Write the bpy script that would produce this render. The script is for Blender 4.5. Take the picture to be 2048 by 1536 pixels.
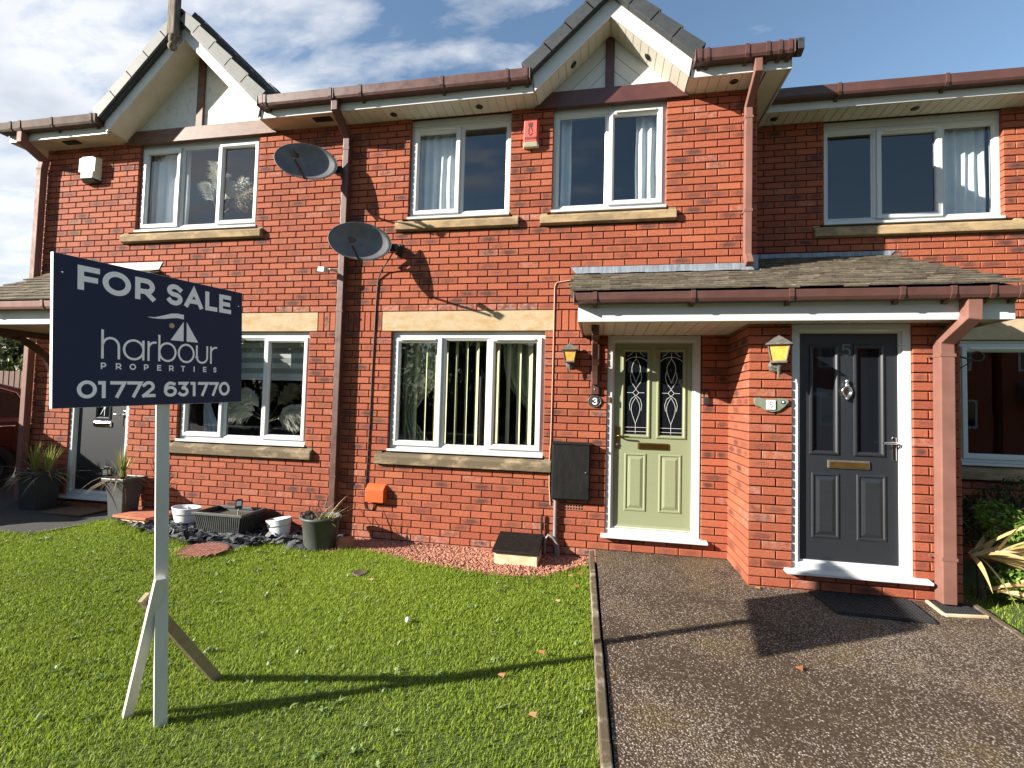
import bpy, bmesh, math, random
import numpy as np
from mathutils import Vector, Matrix
random.seed(7); rng = np.random.default_rng(7)
for o in list(bpy.data.objects): bpy.data.objects.remove(o)
S = bpy.context.scene
C = S.collection

# ------------------------------------------------------------------ camera
CAM = Vector((0.0, -4.999, 1.4606))
YAW, PIT, ROL = math.radians(10.558), math.radians(2.4285), math.radians(1.4988)
fw = Vector((-math.sin(YAW)*math.cos(PIT), math.cos(YAW)*math.cos(PIT), math.sin(PIT)))
r0 = Vector((math.cos(YAW), math.sin(YAW), 0)); u0 = r0.cross(fw)
rt = math.cos(ROL)*r0 + math.sin(ROL)*u0; up = -math.sin(ROL)*r0 + math.cos(ROL)*u0
cd = bpy.data.cameras.new('camera'); cam = bpy.data.objects.new('camera', cd); C.objects.link(cam)
M = Matrix((rt, up, -fw)).transposed().to_4x4(); M.translation = CAM
cam.matrix_world = M
cd.sensor_width = 36; cd.lens = 948.5/2048*36; cd.clip_start = .05; cd.clip_end = 3000
S.camera = cam
S.render.resolution_x = 1024; S.render.resolution_y = 768

# ------------------------------------------------------------------ light
SUN_EL = math.radians(22.2); SAZ = (-.879, -.477)          # horizontal direction towards the sun
w = bpy.data.worlds.new('World'); S.world = w; w.use_nodes = True
nt = w.node_tree; nt.nodes.clear()
def wn(t, **k):
    n = nt.nodes.new(t)
    for a, b in k.items(): setattr(n, a, b)
    return n
L = nt.links.new
sky = wn('ShaderNodeTexSky', sky_type='NISHITA', sun_disc=False)
sky.sun_elevation = SUN_EL; sky.sun_rotation = math.atan2(SAZ[0], SAZ[1]); sky.altitude = 50
sky.air_density = 1.3; sky.dust_density = .1; sky.ozone_density = 2.6
tc = wn('ShaderNodeTexCoord'); sep = wn('ShaderNodeSeparateXYZ'); L(tc.outputs['Generated'], sep.inputs[0])
def wm(op, a, b=None, c=None):
    n = wn('ShaderNodeMath', operation=op)
    for i, v in enumerate((a, b, c)):
        if v is None: continue
        if isinstance(v, (int, float)): n.inputs[i].default_value = v
        else: L(v, n.inputs[i])
    return n.outputs[0]
zz = wm('ADD', wm('MAXIMUM', sep.outputs[2], 0.0), .12)     # flat cloud layer seen in perspective
comb = wn('ShaderNodeCombineXYZ'); L(wm('DIVIDE', sep.outputs[0], zz), comb.inputs[0]); L(wm('DIVIDE', sep.outputs[1], zz), comb.inputs[1])
mp = wn('ShaderNodeMapping'); L(comb.outputs[0], mp.inputs[0]); mp.inputs['Rotation'].default_value = (0, 0, .62); mp.inputs['Scale'].default_value = (1.0, 2.1, 1)
n1 = wn('ShaderNodeTexNoise'); n1.inputs['Scale'].default_value = 4.2; n1.inputs['Detail'].default_value = 7; n1.inputs['Roughness'].default_value = .55; n1.inputs['Distortion'].default_value = .25
L(mp.outputs[0], n1.inputs['Vector'])
n2 = wn('ShaderNodeTexNoise'); n2.inputs['Scale'].default_value = .55; n2.inputs['Detail'].default_value = 2; L(comb.outputs[0], n2.inputs['Vector'])
west = wm('MULTIPLY_ADD', sep.outputs[0], -.42, -.06)       # the cloud bank lies to the west
dens = wm('ADD', wm('ADD', wm('MULTIPLY_ADD', n1.outputs['Fac'], .85, -.02), west), wm('MULTIPLY_ADD', n2.outputs['Fac'], .34, -.17))
cr = wn('ShaderNodeValToRGB'); L(dens, cr.inputs[0])
cr.color_ramp.elements[0].position = .40; cr.color_ramp.elements[0].color = (0, 0, 0, 1)
cr.color_ramp.elements[1].position = .68; cr.color_ramp.elements[1].color = (1, 1, 1, 1)
cloudc = wn('ShaderNodeMix', data_type='RGBA'); cloudc.inputs[6].default_value = (5.6, 5.65, 5.8, 1); cloudc.inputs[7].default_value = (3.1, 3.4, 3.9, 1)
n3 = wn('ShaderNodeTexNoise'); n3.inputs['Scale'].default_value = 2.0; n3.inputs['Detail'].default_value = 4; L(mp.outputs[0], n3.inputs['Vector'])
crs = wn('ShaderNodeValToRGB'); L(n3.outputs['Fac'], crs.inputs[0]); crs.color_ramp.elements[0].position = .42; crs.color_ramp.elements[1].position = .72
L(crs.outputs[0], cloudc.inputs[0])
mx = wn('ShaderNodeMix', data_type='RGBA'); L(wm('MULTIPLY', cr.outputs[0], .88), mx.inputs[0]); L(sky.outputs[0], mx.inputs[6]); L(cloudc.outputs[2], mx.inputs[7])
bg = wn('ShaderNodeBackground'); bg.inputs[1].default_value = .06; L(mx.outputs[2], bg.inputs[0])
wo = wn('ShaderNodeOutputWorld'); L(bg.outputs[0], wo.inputs[0])
ld = bpy.data.lights.new('sun', 'SUN'); ld.energy = 5.0; ld.angle = math.radians(.53); ld.color = (1, .93, .82)
sun = bpy.data.objects.new('sun', ld); C.objects.link(sun)
sdir = Vector((-SAZ[0]*math.cos(SUN_EL), -SAZ[1]*math.cos(SUN_EL), -math.sin(SUN_EL)))
sun.rotation_euler = sdir.to_track_quat('-Z', 'Y').to_euler(); sun.location = (-8, -6, 9)
S.view_settings.view_transform = 'Standard'; S.view_settings.look = 'None'; S.view_settings.exposure = 1.65; S.view_settings.gamma = 1
S.render.engine = 'CYCLES'
try: S.cycles.max_bounces = 8; S.cycles.transparent_max_bounces = 16
except Exception: pass

# ------------------------------------------------------------------ materials
MAT = {}
def newmat(name):
    m = bpy.data.materials.new(name); m.use_nodes = True; MAT[name] = m
    n = m.node_tree.nodes; n.clear()
    out = n.new('ShaderNodeOutputMaterial'); b = n.new('ShaderNodeBsdfPrincipled'); m.node_tree.links.new(b.outputs[0], out.inputs[0])
    return m, m.node_tree, b, out
def N(t, ty, **k):
    n = t.nodes.new(ty)
    for a, b in k.items():
        if a in n.inputs: n.inputs[a].default_value = b
        else: setattr(n, a, b)
    return n
def ramp(t, fac, stops):
    r = t.nodes.new('ShaderNodeValToRGB'); t.links.new(fac, r.inputs[0])
    e = r.color_ramp.elements
    while len(e) < len(stops): e.new(.5)
    for i, (p, c) in enumerate(stops): e[i].position = p; e[i].color = (*c, 1) if len(c) == 3 else c
    return r.outputs[0]
def gray(a): return (a, a, a)
def mixc(t, fac, a, b, bt='MIX'):
    n = t.nodes.new('ShaderNodeMix'); n.data_type = 'RGBA'; n.blend_type = bt
    for s, v in ((0, fac), (6, a), (7, b)):
        if isinstance(v, (int, float)): n.inputs[s].default_value = v
        elif isinstance(v, tuple): n.inputs[s].default_value = (*v, 1) if len(v) == 3 else v
        else: t.links.new(v, n.inputs[s])
    return n.outputs[2]
def pos(t, scale=(1, 1, 1)):
    g = t.nodes.new('ShaderNodeNewGeometry')
    if scale == (1, 1, 1): return g.outputs['Position']
    m = t.nodes.new('ShaderNodeMapping'); m.inputs['Scale'].default_value = scale; t.links.new(g.outputs['Position'], m.inputs[0]); return m.outputs[0]
def noise(t, scale, detail=4, rough=.55, vec=None):
    n = t.nodes.new('ShaderNodeTexNoise'); n.inputs['Scale'].default_value = scale; n.inputs['Detail'].default_value = detail; n.inputs['Roughness'].default_value = rough
    t.links.new(vec if vec is not None else pos(t), n.inputs['Vector']); return n.outputs['Fac']
def bump(t, b, h, strength=.3, dist=.01):
    n = t.nodes.new('ShaderNodeBump'); n.inputs['Strength'].default_value = strength; n.inputs['Distance'].default_value = dist
    t.links.new(h, n.inputs['Height']); t.links.new(n.outputs[0], b.inputs['Normal'])
def pm(name, c1, c2=None, scale=6, rough=.5, r2=None, metal=0, bs=0, bscale=60, spec=.5, stretch=(1, 1, 1), lo=.35, hi=.65, coat=0):
    m, t, b, o = newmat(name)
    v = pos(t, stretch)
    if c2 is None: b.inputs['Base Color'].default_value = (*c1, 1)
    else: t.links.new(ramp(t, noise(t, scale, 6, .6, v), [(lo, c1), (hi, c2)]), b.inputs['Base Color'])
    b.inputs['Roughness'].default_value = rough
    if r2: t.links.new(ramp(t, noise(t, scale*2.3, 4, .6, v), [(.35, gray(rough)), (.65, gray(r2))]), b.inputs['Roughness'])
    b.inputs['Metallic'].default_value = metal; b.inputs['Specular IOR Level'].default_value = spec
    if coat: b.inputs['Coat Weight'].default_value = coat; b.inputs['Coat Roughness'].default_value = .08
    if bs: bump(t, b, noise(t, bscale, 5, .6, v), bs, .004)
    return m
# facing brick: tone, burn mark and bloom come from per-brick attributes
m, t, b, o = newmat('brick')
at = N(t, 'ShaderNodeAttribute', attribute_name='tone'); sx = N(t, 'ShaderNodeSeparateColor'); t.links.new(at.outputs['Color'], sx.inputs[0])
uv = N(t, 'ShaderNodeUVMap', uv_map='face'); ctr = N(t, 'ShaderNodeVectorMath', operation='SUBTRACT'); t.links.new(uv.outputs[0], ctr.inputs[0]); ctr.inputs[1].default_value = (.5, .5, 0)
nv = noise(t, 26, 5, .65)
scl = N(t, 'ShaderNodeVectorMath', operation='MULTIPLY'); t.links.new(ctr.outputs[0], scl.inputs[0]); scl.inputs[1].default_value = (1.9, 1.75, 0)
ln = N(t, 'ShaderNodeVectorMath', operation='LENGTH'); t.links.new(scl.outputs[0], ln.inputs[0])
ad = N(t, 'ShaderNodeMath', operation='MULTIPLY_ADD'); t.links.new(nv, ad.inputs[0]); ad.inputs[1].default_value = 1.1; t.links.new(ln.outputs['Value'], ad.inputs[2])
hf = N(t, 'ShaderNodeMath', operation='MULTIPLY'); t.links.new(ad.outputs[0], hf.inputs[0]); hf.inputs[1].default_value = .5
burn = ramp(t, hf.outputs[0], [(.46, gray(1)), (.80, gray(0))])
bf = N(t, 'ShaderNodeMath', operation='MULTIPLY'); t.links.new(burn, bf.inputs[0]); t.links.new(sx.outputs[1], bf.inputs[1])
base = ramp(t, sx.outputs[0], [(0, (.235, .060, .033)), (.45, (.29, .077, .039)), (1, (.35, .104, .050))])
fine = ramp(t, noise(t, 140, 4, .7), [(.25, gray(.66)), (.6, gray(1.06))])
base = mixc(t, 1.0, base, fine, 'MULTIPLY')
base = mixc(t, bf.outputs[0], base, (.05, .027, .025))
blm = N(t, 'ShaderNodeMath', operation='MULTIPLY'); t.links.new(ramp(t, noise(t, 19, 5, .7), [(.42, gray(0)), (.68, gray(.75))]), blm.inputs[0]); t.links.new(sx.outputs[2], blm.inputs[1])
base = mixc(t, blm.outputs[0], base, (.38, .26, .22))
t.links.new(base, b.inputs['Base Color']); b.inputs['Roughness'].default_value = .85; b.inputs['Specular IOR Level'].default_value = .25
cre = noise(t, 1.0, 6, .62, pos(t, (26, 26, 75)))
hh = N(t, 'ShaderNodeMath', operation='ADD'); t.links.new(ramp(t, cre, [(.36, gray(0)), (.46, gray(1))]), hh.inputs[0]); t.links.new(noise(t, 170, 4), hh.inputs[1])
bump(t, b, hh.outputs[0], .55, .004)
pm('mortar', (.06, .022, .017), (.10, .04, .029), 30, .95, bs=.4, bscale=220, spec=.1)
pm('mortar_far', (.30, .075, .04), (.36, .1, .05), 9, .9)
# stone
def stone(name, c1, c2, dirt, amt, streak=False):
    m, t, b, o = newmat(name)
    c = ramp(t, noise(t, 9, 5), [(.3, c1), (.7, c2)])
    c = mixc(t, 1, c, ramp(t, noise(t, 230, 3, .7), [(.3, gray(.74)), (.65, gray(1.06))]), 'MULTIPLY')
    d = ramp(t, noise(t, 4.5, 7, .68, pos(t, (1, 1, 2.2))), [(amt, gray(1)), (amt+.17, gray(0))])
    c = mixc(t, d, c, dirt)
    t.links.new(c, b.inputs['Base Color']); b.inputs['Roughness'].default_value = .9; b.inputs['Specular IOR Level'].default_value = .2
    bump(t, b, noise(t, 160, 5, .7), .5, .004)
stone('lintel_stone', (.40, .305, .19), (.45, .355, .235), (.35, .225, .105), .36)
stone('sill_stone', (.34, .24, .135), (.40, .29, .165), (.20, .145, .085), .43)
stone('sill_stone_mossy', (.25, .195, .125), (.33, .25, .16), (.11, .085, .055), .50)
stone('pale_slab', (.60, .46, .30), (.66, .52, .36), (.45, .33, .2), .4)
stone('red_slab', (.44, .155, .085), (.50, .19, .11), (.33, .11, .065), .42)
stone('concrete_edge', (.30, .26, .2), (.42, .37, .30), (.09, .07, .045), .5)
pm('upvc', (.50, .505, .50), (.475, .485, .49), 3, .28, r2=.42)
pm('upvc_dirty', (.54, .53, .50), (.42, .395, .35), 5, .4, lo=.45, hi=.75)
pm('upvc_cream', (.62, .585, .50), (.57, .53, .44), 4, .4)
pm('fascia_white', (.52, .515, .50), (.47, .47, .455), 4, .38, lo=.4, hi=.8)
pm('brown_upvc', (.068, .029, .023), (.092, .040, .032), 5, .38, r2=.55)
pm('brown_upvc_faded', (.15, .068, .052), (.185, .088, .069), 4, .62, r2=.75, spec=.3)
pm('brown_upvc_sooty', (.06, .04, .034), (.12, .08, .065), 6, .8, spec=.2)
m, t, b, o = newmat('tile_plain')
oi = N(t, 'ShaderNodeObjectInfo')
c = ramp(t, noise(t, 14, 7, .72), [(.28, (.065, .055, .042)), (.55, (.15, .125, .095)), (.78, (.24, .205, .15))])
c = mixc(t, ramp(t, noise(t, 7, 6, .7), [(.52, gray(0)), (.7, gray(.75))]), c, (.115, .105, .05))
c = mixc(t, 1, c, ramp(t, oi.outputs['Random'], [(0, gray(.7)), (1, gray(1.2))]), 'MULTIPLY')
t.links.new(c, b.inputs['Base Color']); b.inputs['Roughness'].default_value = .95; b.inputs['Specular IOR Level'].default_value = .15
bump(t, b, noise(t, 90, 6, .7), .7, .006)
pm('tile_dark', (.026, .024, .024), (.055, .05, .046), 12, .85, bs=.4, bscale=80)
pm('tile_far', (.10, .085, .07), (.15, .13, .1), 6, .9)
pm('verge_slate', (.028, .032, .034), (.040, .044, .046), 8, .5, r2=.62)
pm('verge_grey', (.07, .075, .072), (.10, .102, .096), 9, .65)
pm('black_plastic', (.012, .0125, .013), (.02, .02, .021), 8, .42)
pm('black_void', (.005, .005, .005), rough=.9)
m = pm('lead', (.115, .135, .16), (.27, .30, .34), 5, .55, metal=.15, stretch=(9, 1, 1.2), lo=.3, hi=.7, bs=.2, bscale=12)
pm('lead_shabby', (.42, .40, .38), (.60, .58, .55), 5, .8, stretch=(2, 1, 3))
pm('timber_dark', (.062, .021, .018), (.085, .03, .025), 5, .4, stretch=(1, 1, 1))
pm('timber_worn', (.07, .028, .016), (.135, .06, .031), 5, .6, stretch=(1.5, 1, 3))
pm('timber_rotten', (.075, .055, .04), (.21, .17, .13), 7, .9, stretch=(4, 4, .6), bs=.8, bscale=20)
pm('bracket_brown', (.058, .024, .018), (.085, .037, .026), 6, .45)
m, t, b, o = newmat('render_stained')
c = ramp(t, noise(t, 3, 4), [(.3, (.5, .485, .45)), (.7, (.57, .555, .515))])
c = mixc(t, ramp(t, noise(t, 13, 8, .75, pos(t, (1, 1, .7))), [(.54, gray(0)), (.68, gray(.8))]), c, (.26, .24, .2))
t.links.new(c, b.inputs['Base Color']); b.inputs['Roughness'].default_value = .9; bump(t, b, noise(t, 120, 4), .3, .004)
pm('soffit_painted', (.58, .53, .44), (.50, .44, .35), 4, .6)
pm('soffit_stained', (.46, .37, .26), (.33, .25, .17), 4, .6)
# glass: reflects by angle, else clear
m = bpy.data.materials.new('glass'); m.use_nodes = True; MAT['glass'] = m; t = m.node_tree; t.nodes.clear()
out = t.nodes.new('ShaderNodeOutputMaterial'); tr = N(t, 'ShaderNodeBsdfTransparent'); tr.inputs[0].default_value = (.86, .9, .9, 1); gl = N(t, 'ShaderNodeBsdfGlossy', Roughness=.004); gl.inputs[0].default_value = (1, 1, 1, 1)
ge = N(t, 'ShaderNodeNewGeometry'); dt = N(t, 'ShaderNodeVectorMath', operation='DOT_PRODUCT'); t.links.new(ge.outputs['Incoming'], dt.inputs[0]); t.links.new(ge.outputs['Normal'], dt.inputs[1])
ab = N(t, 'ShaderNodeMath', operation='ABSOLUTE'); t.links.new(dt.outputs['Value'], ab.inputs[0]); om = N(t, 'ShaderNodeMath', operation='SUBTRACT'); om.inputs[0].default_value = 1; t.links.new(ab.outputs[0], om.inputs[1])
pw = N(t, 'ShaderNodeMath', operation='POWER'); t.links.new(om.outputs[0], pw.inputs[0]); pw.inputs[1].default_value = 5
mu = N(t, 'ShaderNodeMath', operation='MULTIPLY_ADD'); t.links.new(pw.outputs[0], mu.inputs[0]); mu.inputs[1].default_value = .9; mu.inputs[2].default_value = .095; mu.use_clamp = True
bn = N(t, 'ShaderNodeBump', Strength=.012, Distance=.02); t.links.new(noise(t, 2.2, 1), bn.inputs['Height']); t.links.new(bn.outputs[0], gl.inputs['Normal'])
ms = N(t, 'ShaderNodeMixShader'); t.links.new(mu.outputs[0], ms.inputs[0]); t.links.new(tr.outputs[0], ms.inputs[1]); t.links.new(gl.outputs[0], ms.inputs[2]); t.links.new(ms.outputs[0], out.inputs[0])
pm('glass_dark', (.006, .008, .011), rough=.03, spec=.6)
pm('glass_amber', (.46, .24, .035), (.60, .36, .08), 30, .28, bs=.5, bscale=70, spec=.6)
pm('door_green', (.205, .23, .132), (.193, .217, .125), 3, .42, bs=.05, bscale=40, stretch=(3, 3, 40))
pm('door_charcoal', (.0135, .0155, .02), (.0165, .0185, .023), 3, .4, bs=.05, bscale=40, stretch=(3, 3, 40))
pm('brass', (.30, .17, .045), (.20, .11, .03), 12, .3, metal=1)
pm('brass_plate', (.13, .075, .018), (.09, .05, .012), 12, .35, metal=.6)
pm('chrome', (.75, .75, .75), rough=.1, metal=1)
pm('steel_dull', (.2, .19, .17), (.13, .12, .11), 20, .4, metal=.6)
pm('lead_came', (.62, .62, .60), rough=.35, metal=.3)
pm('lantern_iron', (.055, .052, .048), (.11, .105, .095), 25, .6, bs=.2, bscale=90)
pm('dish_grey', (.085, .085, .088), (.115, .115, .118), 10, .55)
pm('alarm_cream', (.66, .62, .47), (.60, .56, .42), 8, .45)
pm('alarm_red', (.55, .075, .055), (.50, .085, .06), 8, .5)
pm('print_dark', (.075, .02, .018), rough=.6)
pm('print_black', (.015, .015, .015), rough=.6)
pm('pale_print', (.82, .82, .78), rough=.5)
pm('meter_black', (.004, .004, .004), (.010, .0095, .009), 14, .55, r2=.7, spec=.22, stretch=(2, 2, .5), bs=.15, bscale=40)
pm('orange_cover', (.52, .10, .025), (.47, .085, .022), 6, .4)
pm('grey_conduit', (.19, .19, .19), (.15, .15, .15), 8, .5)
pm('cable_black', (.012, .011, .011), rough=.5)
pm('cable_white', (.5, .3, .24), rough=.6)
pm('sign_navy', (.0115, .019, .052), (.0135, .022, .06), 3, .5, spec=.2)
pm('sign_letters', (.86, .84, .84), rough=.5)
pm('sign_edge', (.72, .73, .72), rough=.5)
pm('painted_post', (.54, .53, .50), (.47, .45, .415), 4, .55, stretch=(3, 3, .7), bs=.25, bscale=30)
pm('bare_wood', (.24, .19, .11), (.17, .13, .075), 6, .75, stretch=(1, 1, 5), bs=.3, bscale=30)
pm('planter_grey', (.055, .057, .058), (.075, .077, .076), 6, .45)
pm('planter_black', (.016, .017, .018), (.025, .026, .027), 6, .5)
pm('pot_charcoal', (.035, .04, .04), (.055, .058, .055), 6, .5, r2=.7)
pm('pot_white', (.62, .63, .64), rough=.35)
pm('soil', (.035, .025, .018), (.07, .05, .035), 40, .95, bs=.6, bscale=80)
pm('slate_chip', (.035, .039, .045), (.085, .09, .098), 12, .65)
pm('red_gravel', (.26, .095, .058), (.42, .20, .135), 40, .9)
pm('gravel_bed', (.12, .05, .035), (.25, .11, .075), 60, .95, bs=.8, bscale=90)
pm('slate_bed', (.02, .021, .023), (.05, .052, .055), 40, .9, bs=.8, bscale=60)
pm('brick_cover', (.20, .075, .05), (.29, .12, .085), 14, .9)
pm('rubber', (.014, .015, .016), (.024, .025, .026), 20, .75)
pm('coir', (.075, .045, .025), (.12, .075, .04), 60, .95)
pm('iron_brown', (.045, .028, .02), (.08, .055, .04), 30, .8)
pm('curtain_white', (.62, .64, .66), (.55, .58, .61), 5, .9)
pm('curtain_green', (.22, .27, .20), (.18, .22, .165), 5, .9)
pm('blind_cream', (.60, .56, .36), (.55, .51, .32), 5, .8)
pm('blind_grey', (.22, .22, .21), rough=.8)
pm('blind_pale', (.44, .44, .42), rough=.8)
pm('plume', (.60, .57, .50), (.48, .44, .37), 20, .9)
pm('plume_brown', (.26, .20, .13), (.18, .135, .085), 20, .9)
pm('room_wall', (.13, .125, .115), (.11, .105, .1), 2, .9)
pm('room_floor', (.07, .055, .04), rough=.7)
pm('vase_smoke', (.10, .10, .095), rough=.08, spec=.8)
pm('car_paint', (.115, .034, .02), rough=.32, coat=1, metal=.35)
pm('tyre', (.015, .015, .015), rough=.85)
pm('fence_wood', (.085, .045, .03), (.12, .066, .045), 5, .85, stretch=(6, 6, .6))
pm('far_white', (.7, .7, .68), rough=.5)
pm('far_door', (.30, .42, .30), rough=.5)
pm('bark', (.06, .045, .032), (.1, .08, .06), 9, .95)
pm('ball_white', (.75, .75, .78), rough=.4)
def leafmat(name, c1, c2, tr=.35, rough=.5):
    m, t, b, o = newmat(name)
    at = N(t, 'ShaderNodeAttribute', attribute_name='tone'); sx = N(t, 'ShaderNodeSeparateColor'); t.links.new(at.outputs['Color'], sx.inputs[0])
    c = ramp(t, sx.outputs[0], [(0, c1), (1, c2)])
    t.links.new(c, b.inputs['Base Color']); b.inputs['Roughness'].default_value = rough; b.inputs['Specular IOR Level'].default_value = .3
    tl = N(t, 'ShaderNodeBsdfTranslucent'); t.links.new(c, tl.inputs[0])
    ms = N(t, 'ShaderNodeMixShader'); ms.inputs[0].default_value = tr
    t.links.new(b.outputs[0], ms.inputs[1]); t.links.new(tl.outputs[0], ms.inputs[2]); t.links.new(ms.outputs[0], o.inputs[0])
m, t, b, o = newmat('grass')
at = N(t, 'ShaderNodeAttribute', attribute_name='tone'); sx = N(t, 'ShaderNodeSeparateColor'); t.links.new(at.outputs['Color'], sx.inputs[0])
c = ramp(t, sx.outputs[0], [(0, (.10, .17, .012)), (.5, (.235, .335, .024)), (.92, (.37, .46, .046)), (1, (.38, .35, .12))])
c = mixc(t, ramp(t, noise(t, 1.7, 4), [(.35, gray(0)), (.7, gray(.45))]), c, (.22, .265, .025))
t.links.new(c, b.inputs['Base Color']); b.inputs['Roughness'].default_value = .5; b.inputs['Specular IOR Level'].default_value = .3
tl = N(t, 'ShaderNodeBsdfTranslucent'); t.links.new(c, tl.inputs[0]); ms = N(t, 'ShaderNodeMixShader'); ms.inputs[0].default_value = .38
t.links.new(b.outputs[0], ms.inputs[1]); t.links.new(tl.outputs[0], ms.inputs[2]); t.links.new(ms.outputs[0], o.inputs[0])
leafmat('leaf_bush', (.05, .115, .015), (.19, .30, .045))
leafmat('leaf_dark', (.015, .03, .008), (.05, .075, .02))
leafmat('leaf_hedge', (.02, .035, .01), (.10, .11, .03))
leafmat('leaf_straw', (.42, .29, .12), (.66, .52, .28), .25)
leafmat('leaf_cordyline', (.16, .20, .045), (.36, .36, .10), .3)
leafmat('leaf_dead', (.15, .10, .06), (.38, .28, .17), .2)
leafmat('leaf_pale', (.13, .20, .05), (.27, .34, .14), .25)
leafmat('leaf_fallen', (.42, .14, .05), (.55, .40, .24), .2)
m, t, b, o = newmat('turf')
c = ramp(t, noise(t, 30, 6, .7), [(.3, (.03, .05, .008)), (.7, (.075, .12, .018))])
t.links.new(c, b.inputs['Base Color']); b.inputs['Roughness'].default_value = .95; bump(t, b, noise(t, 120, 4), .8, .01)
# exposed-aggregate drive with moss and weathering
m, t, b, o = newmat('drive')
vo = N(t, 'ShaderNodeTexVoronoi', feature='F1'); vo.inputs['Scale'].default_value = 105; vo.inputs['Randomness'].default_value = 1; t.links.new(pos(t), vo.inputs['Vector'])
sp = N(t, 'ShaderNodeSeparateColor'); t.links.new(vo.outputs['Color'], sp.inputs[0])
stonec = ramp(t, sp.outputs[0], [(0, (.10, .073, .058)), (.35, (.20, .155, .128)), (.7, (.33, .27, .225)), (1, (.52, .46, .40))])
wear = ramp(t, noise(t, .75, 4, .6), [(.40, gray(0)), (.58, gray(1))])
cover = N(t, 'ShaderNodeMath', operation='MULTIPLY_ADD'); t.links.new(wear, cover.inputs[0]); cover.inputs[1].default_value = .72; cover.inputs[2].default_value = -.06
big = noise(t, 3.2, 5, .7)
c2 = N(t, 'ShaderNodeMath', operation='MULTIPLY_ADD'); t.links.new(big, c2.inputs[0]); c2.inputs[1].default_value = .55; t.links.new(cover.outputs[0], c2.inputs[2])
dv = N(t, 'ShaderNodeVectorMath', operation='DISTANCE'); t.links.new(pos(t), dv.inputs[0]); dv.inputs[1].default_value = (.5, -.7, 0)
trod = N(t, 'ShaderNodeMath', operation='MULTIPLY_ADD'); t.links.new(ramp(t, dv.outputs['Value'], [(.3, gray(.34)), (1, gray(0))]), trod.inputs[0]); trod.inputs[1].default_value = -1; t.links.new(c2.outputs[0], trod.inputs[2]); c2 = trod
gt = N(t, 'ShaderNodeMath', operation='SUBTRACT'); t.links.new(sp.outputs[1], gt.inputs[0]); t.links.new(c2.outputs[0], gt.inputs[1])
dark = ramp(t, gt.outputs[0], [(.0, gray(0)), (.10, gray(1))])
edge = ramp(t, vo.outputs['Distance'], [(.30, gray(0)), (.62, gray(1))])
dk = N(t, 'ShaderNodeMath', operation='MAXIMUM'); t.links.new(dark, dk.inputs[0]); t.links.new(edge, dk.inputs[1])
c = mixc(t, dk.outputs[0], stonec, ramp(t, noise(t, 60, 4, .7), [(.3, (.022, .014, .008)), (.7, (.075, .05, .032))]))
moss = ramp(t, noise(t, 1.5, 6, .7), [(.50, gray(0)), (.66, gray(.8))])
mossf = N(t, 'ShaderNodeMath', operation='MULTIPLY'); t.links.new(moss, mossf.inputs[0]); t.links.new(ramp(t, noise(t, 90, 3), [(.35, gray(0)), (.6, gray(1))]), mossf.inputs[1])
c = mixc(t, mossf.outputs[0], c, (.10, .065, .012))
t.links.new(c, b.inputs['Base Color']); b.inputs['Roughness'].default_value = .9; b.inputs['Specular IOR Level'].default_value = .25
hb = N(t, 'ShaderNodeMath', operation='SUBTRACT'); hb.inputs[0].default_value = 1; t.links.new(dk.outputs[0], hb.inputs[1]); bump(t, b, hb.outputs[0], .8, .006)
pm('tarmac', (.022, .021, .02), (.045, .042, .038), 60, .95, bs=.6, bscale=120)

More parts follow.
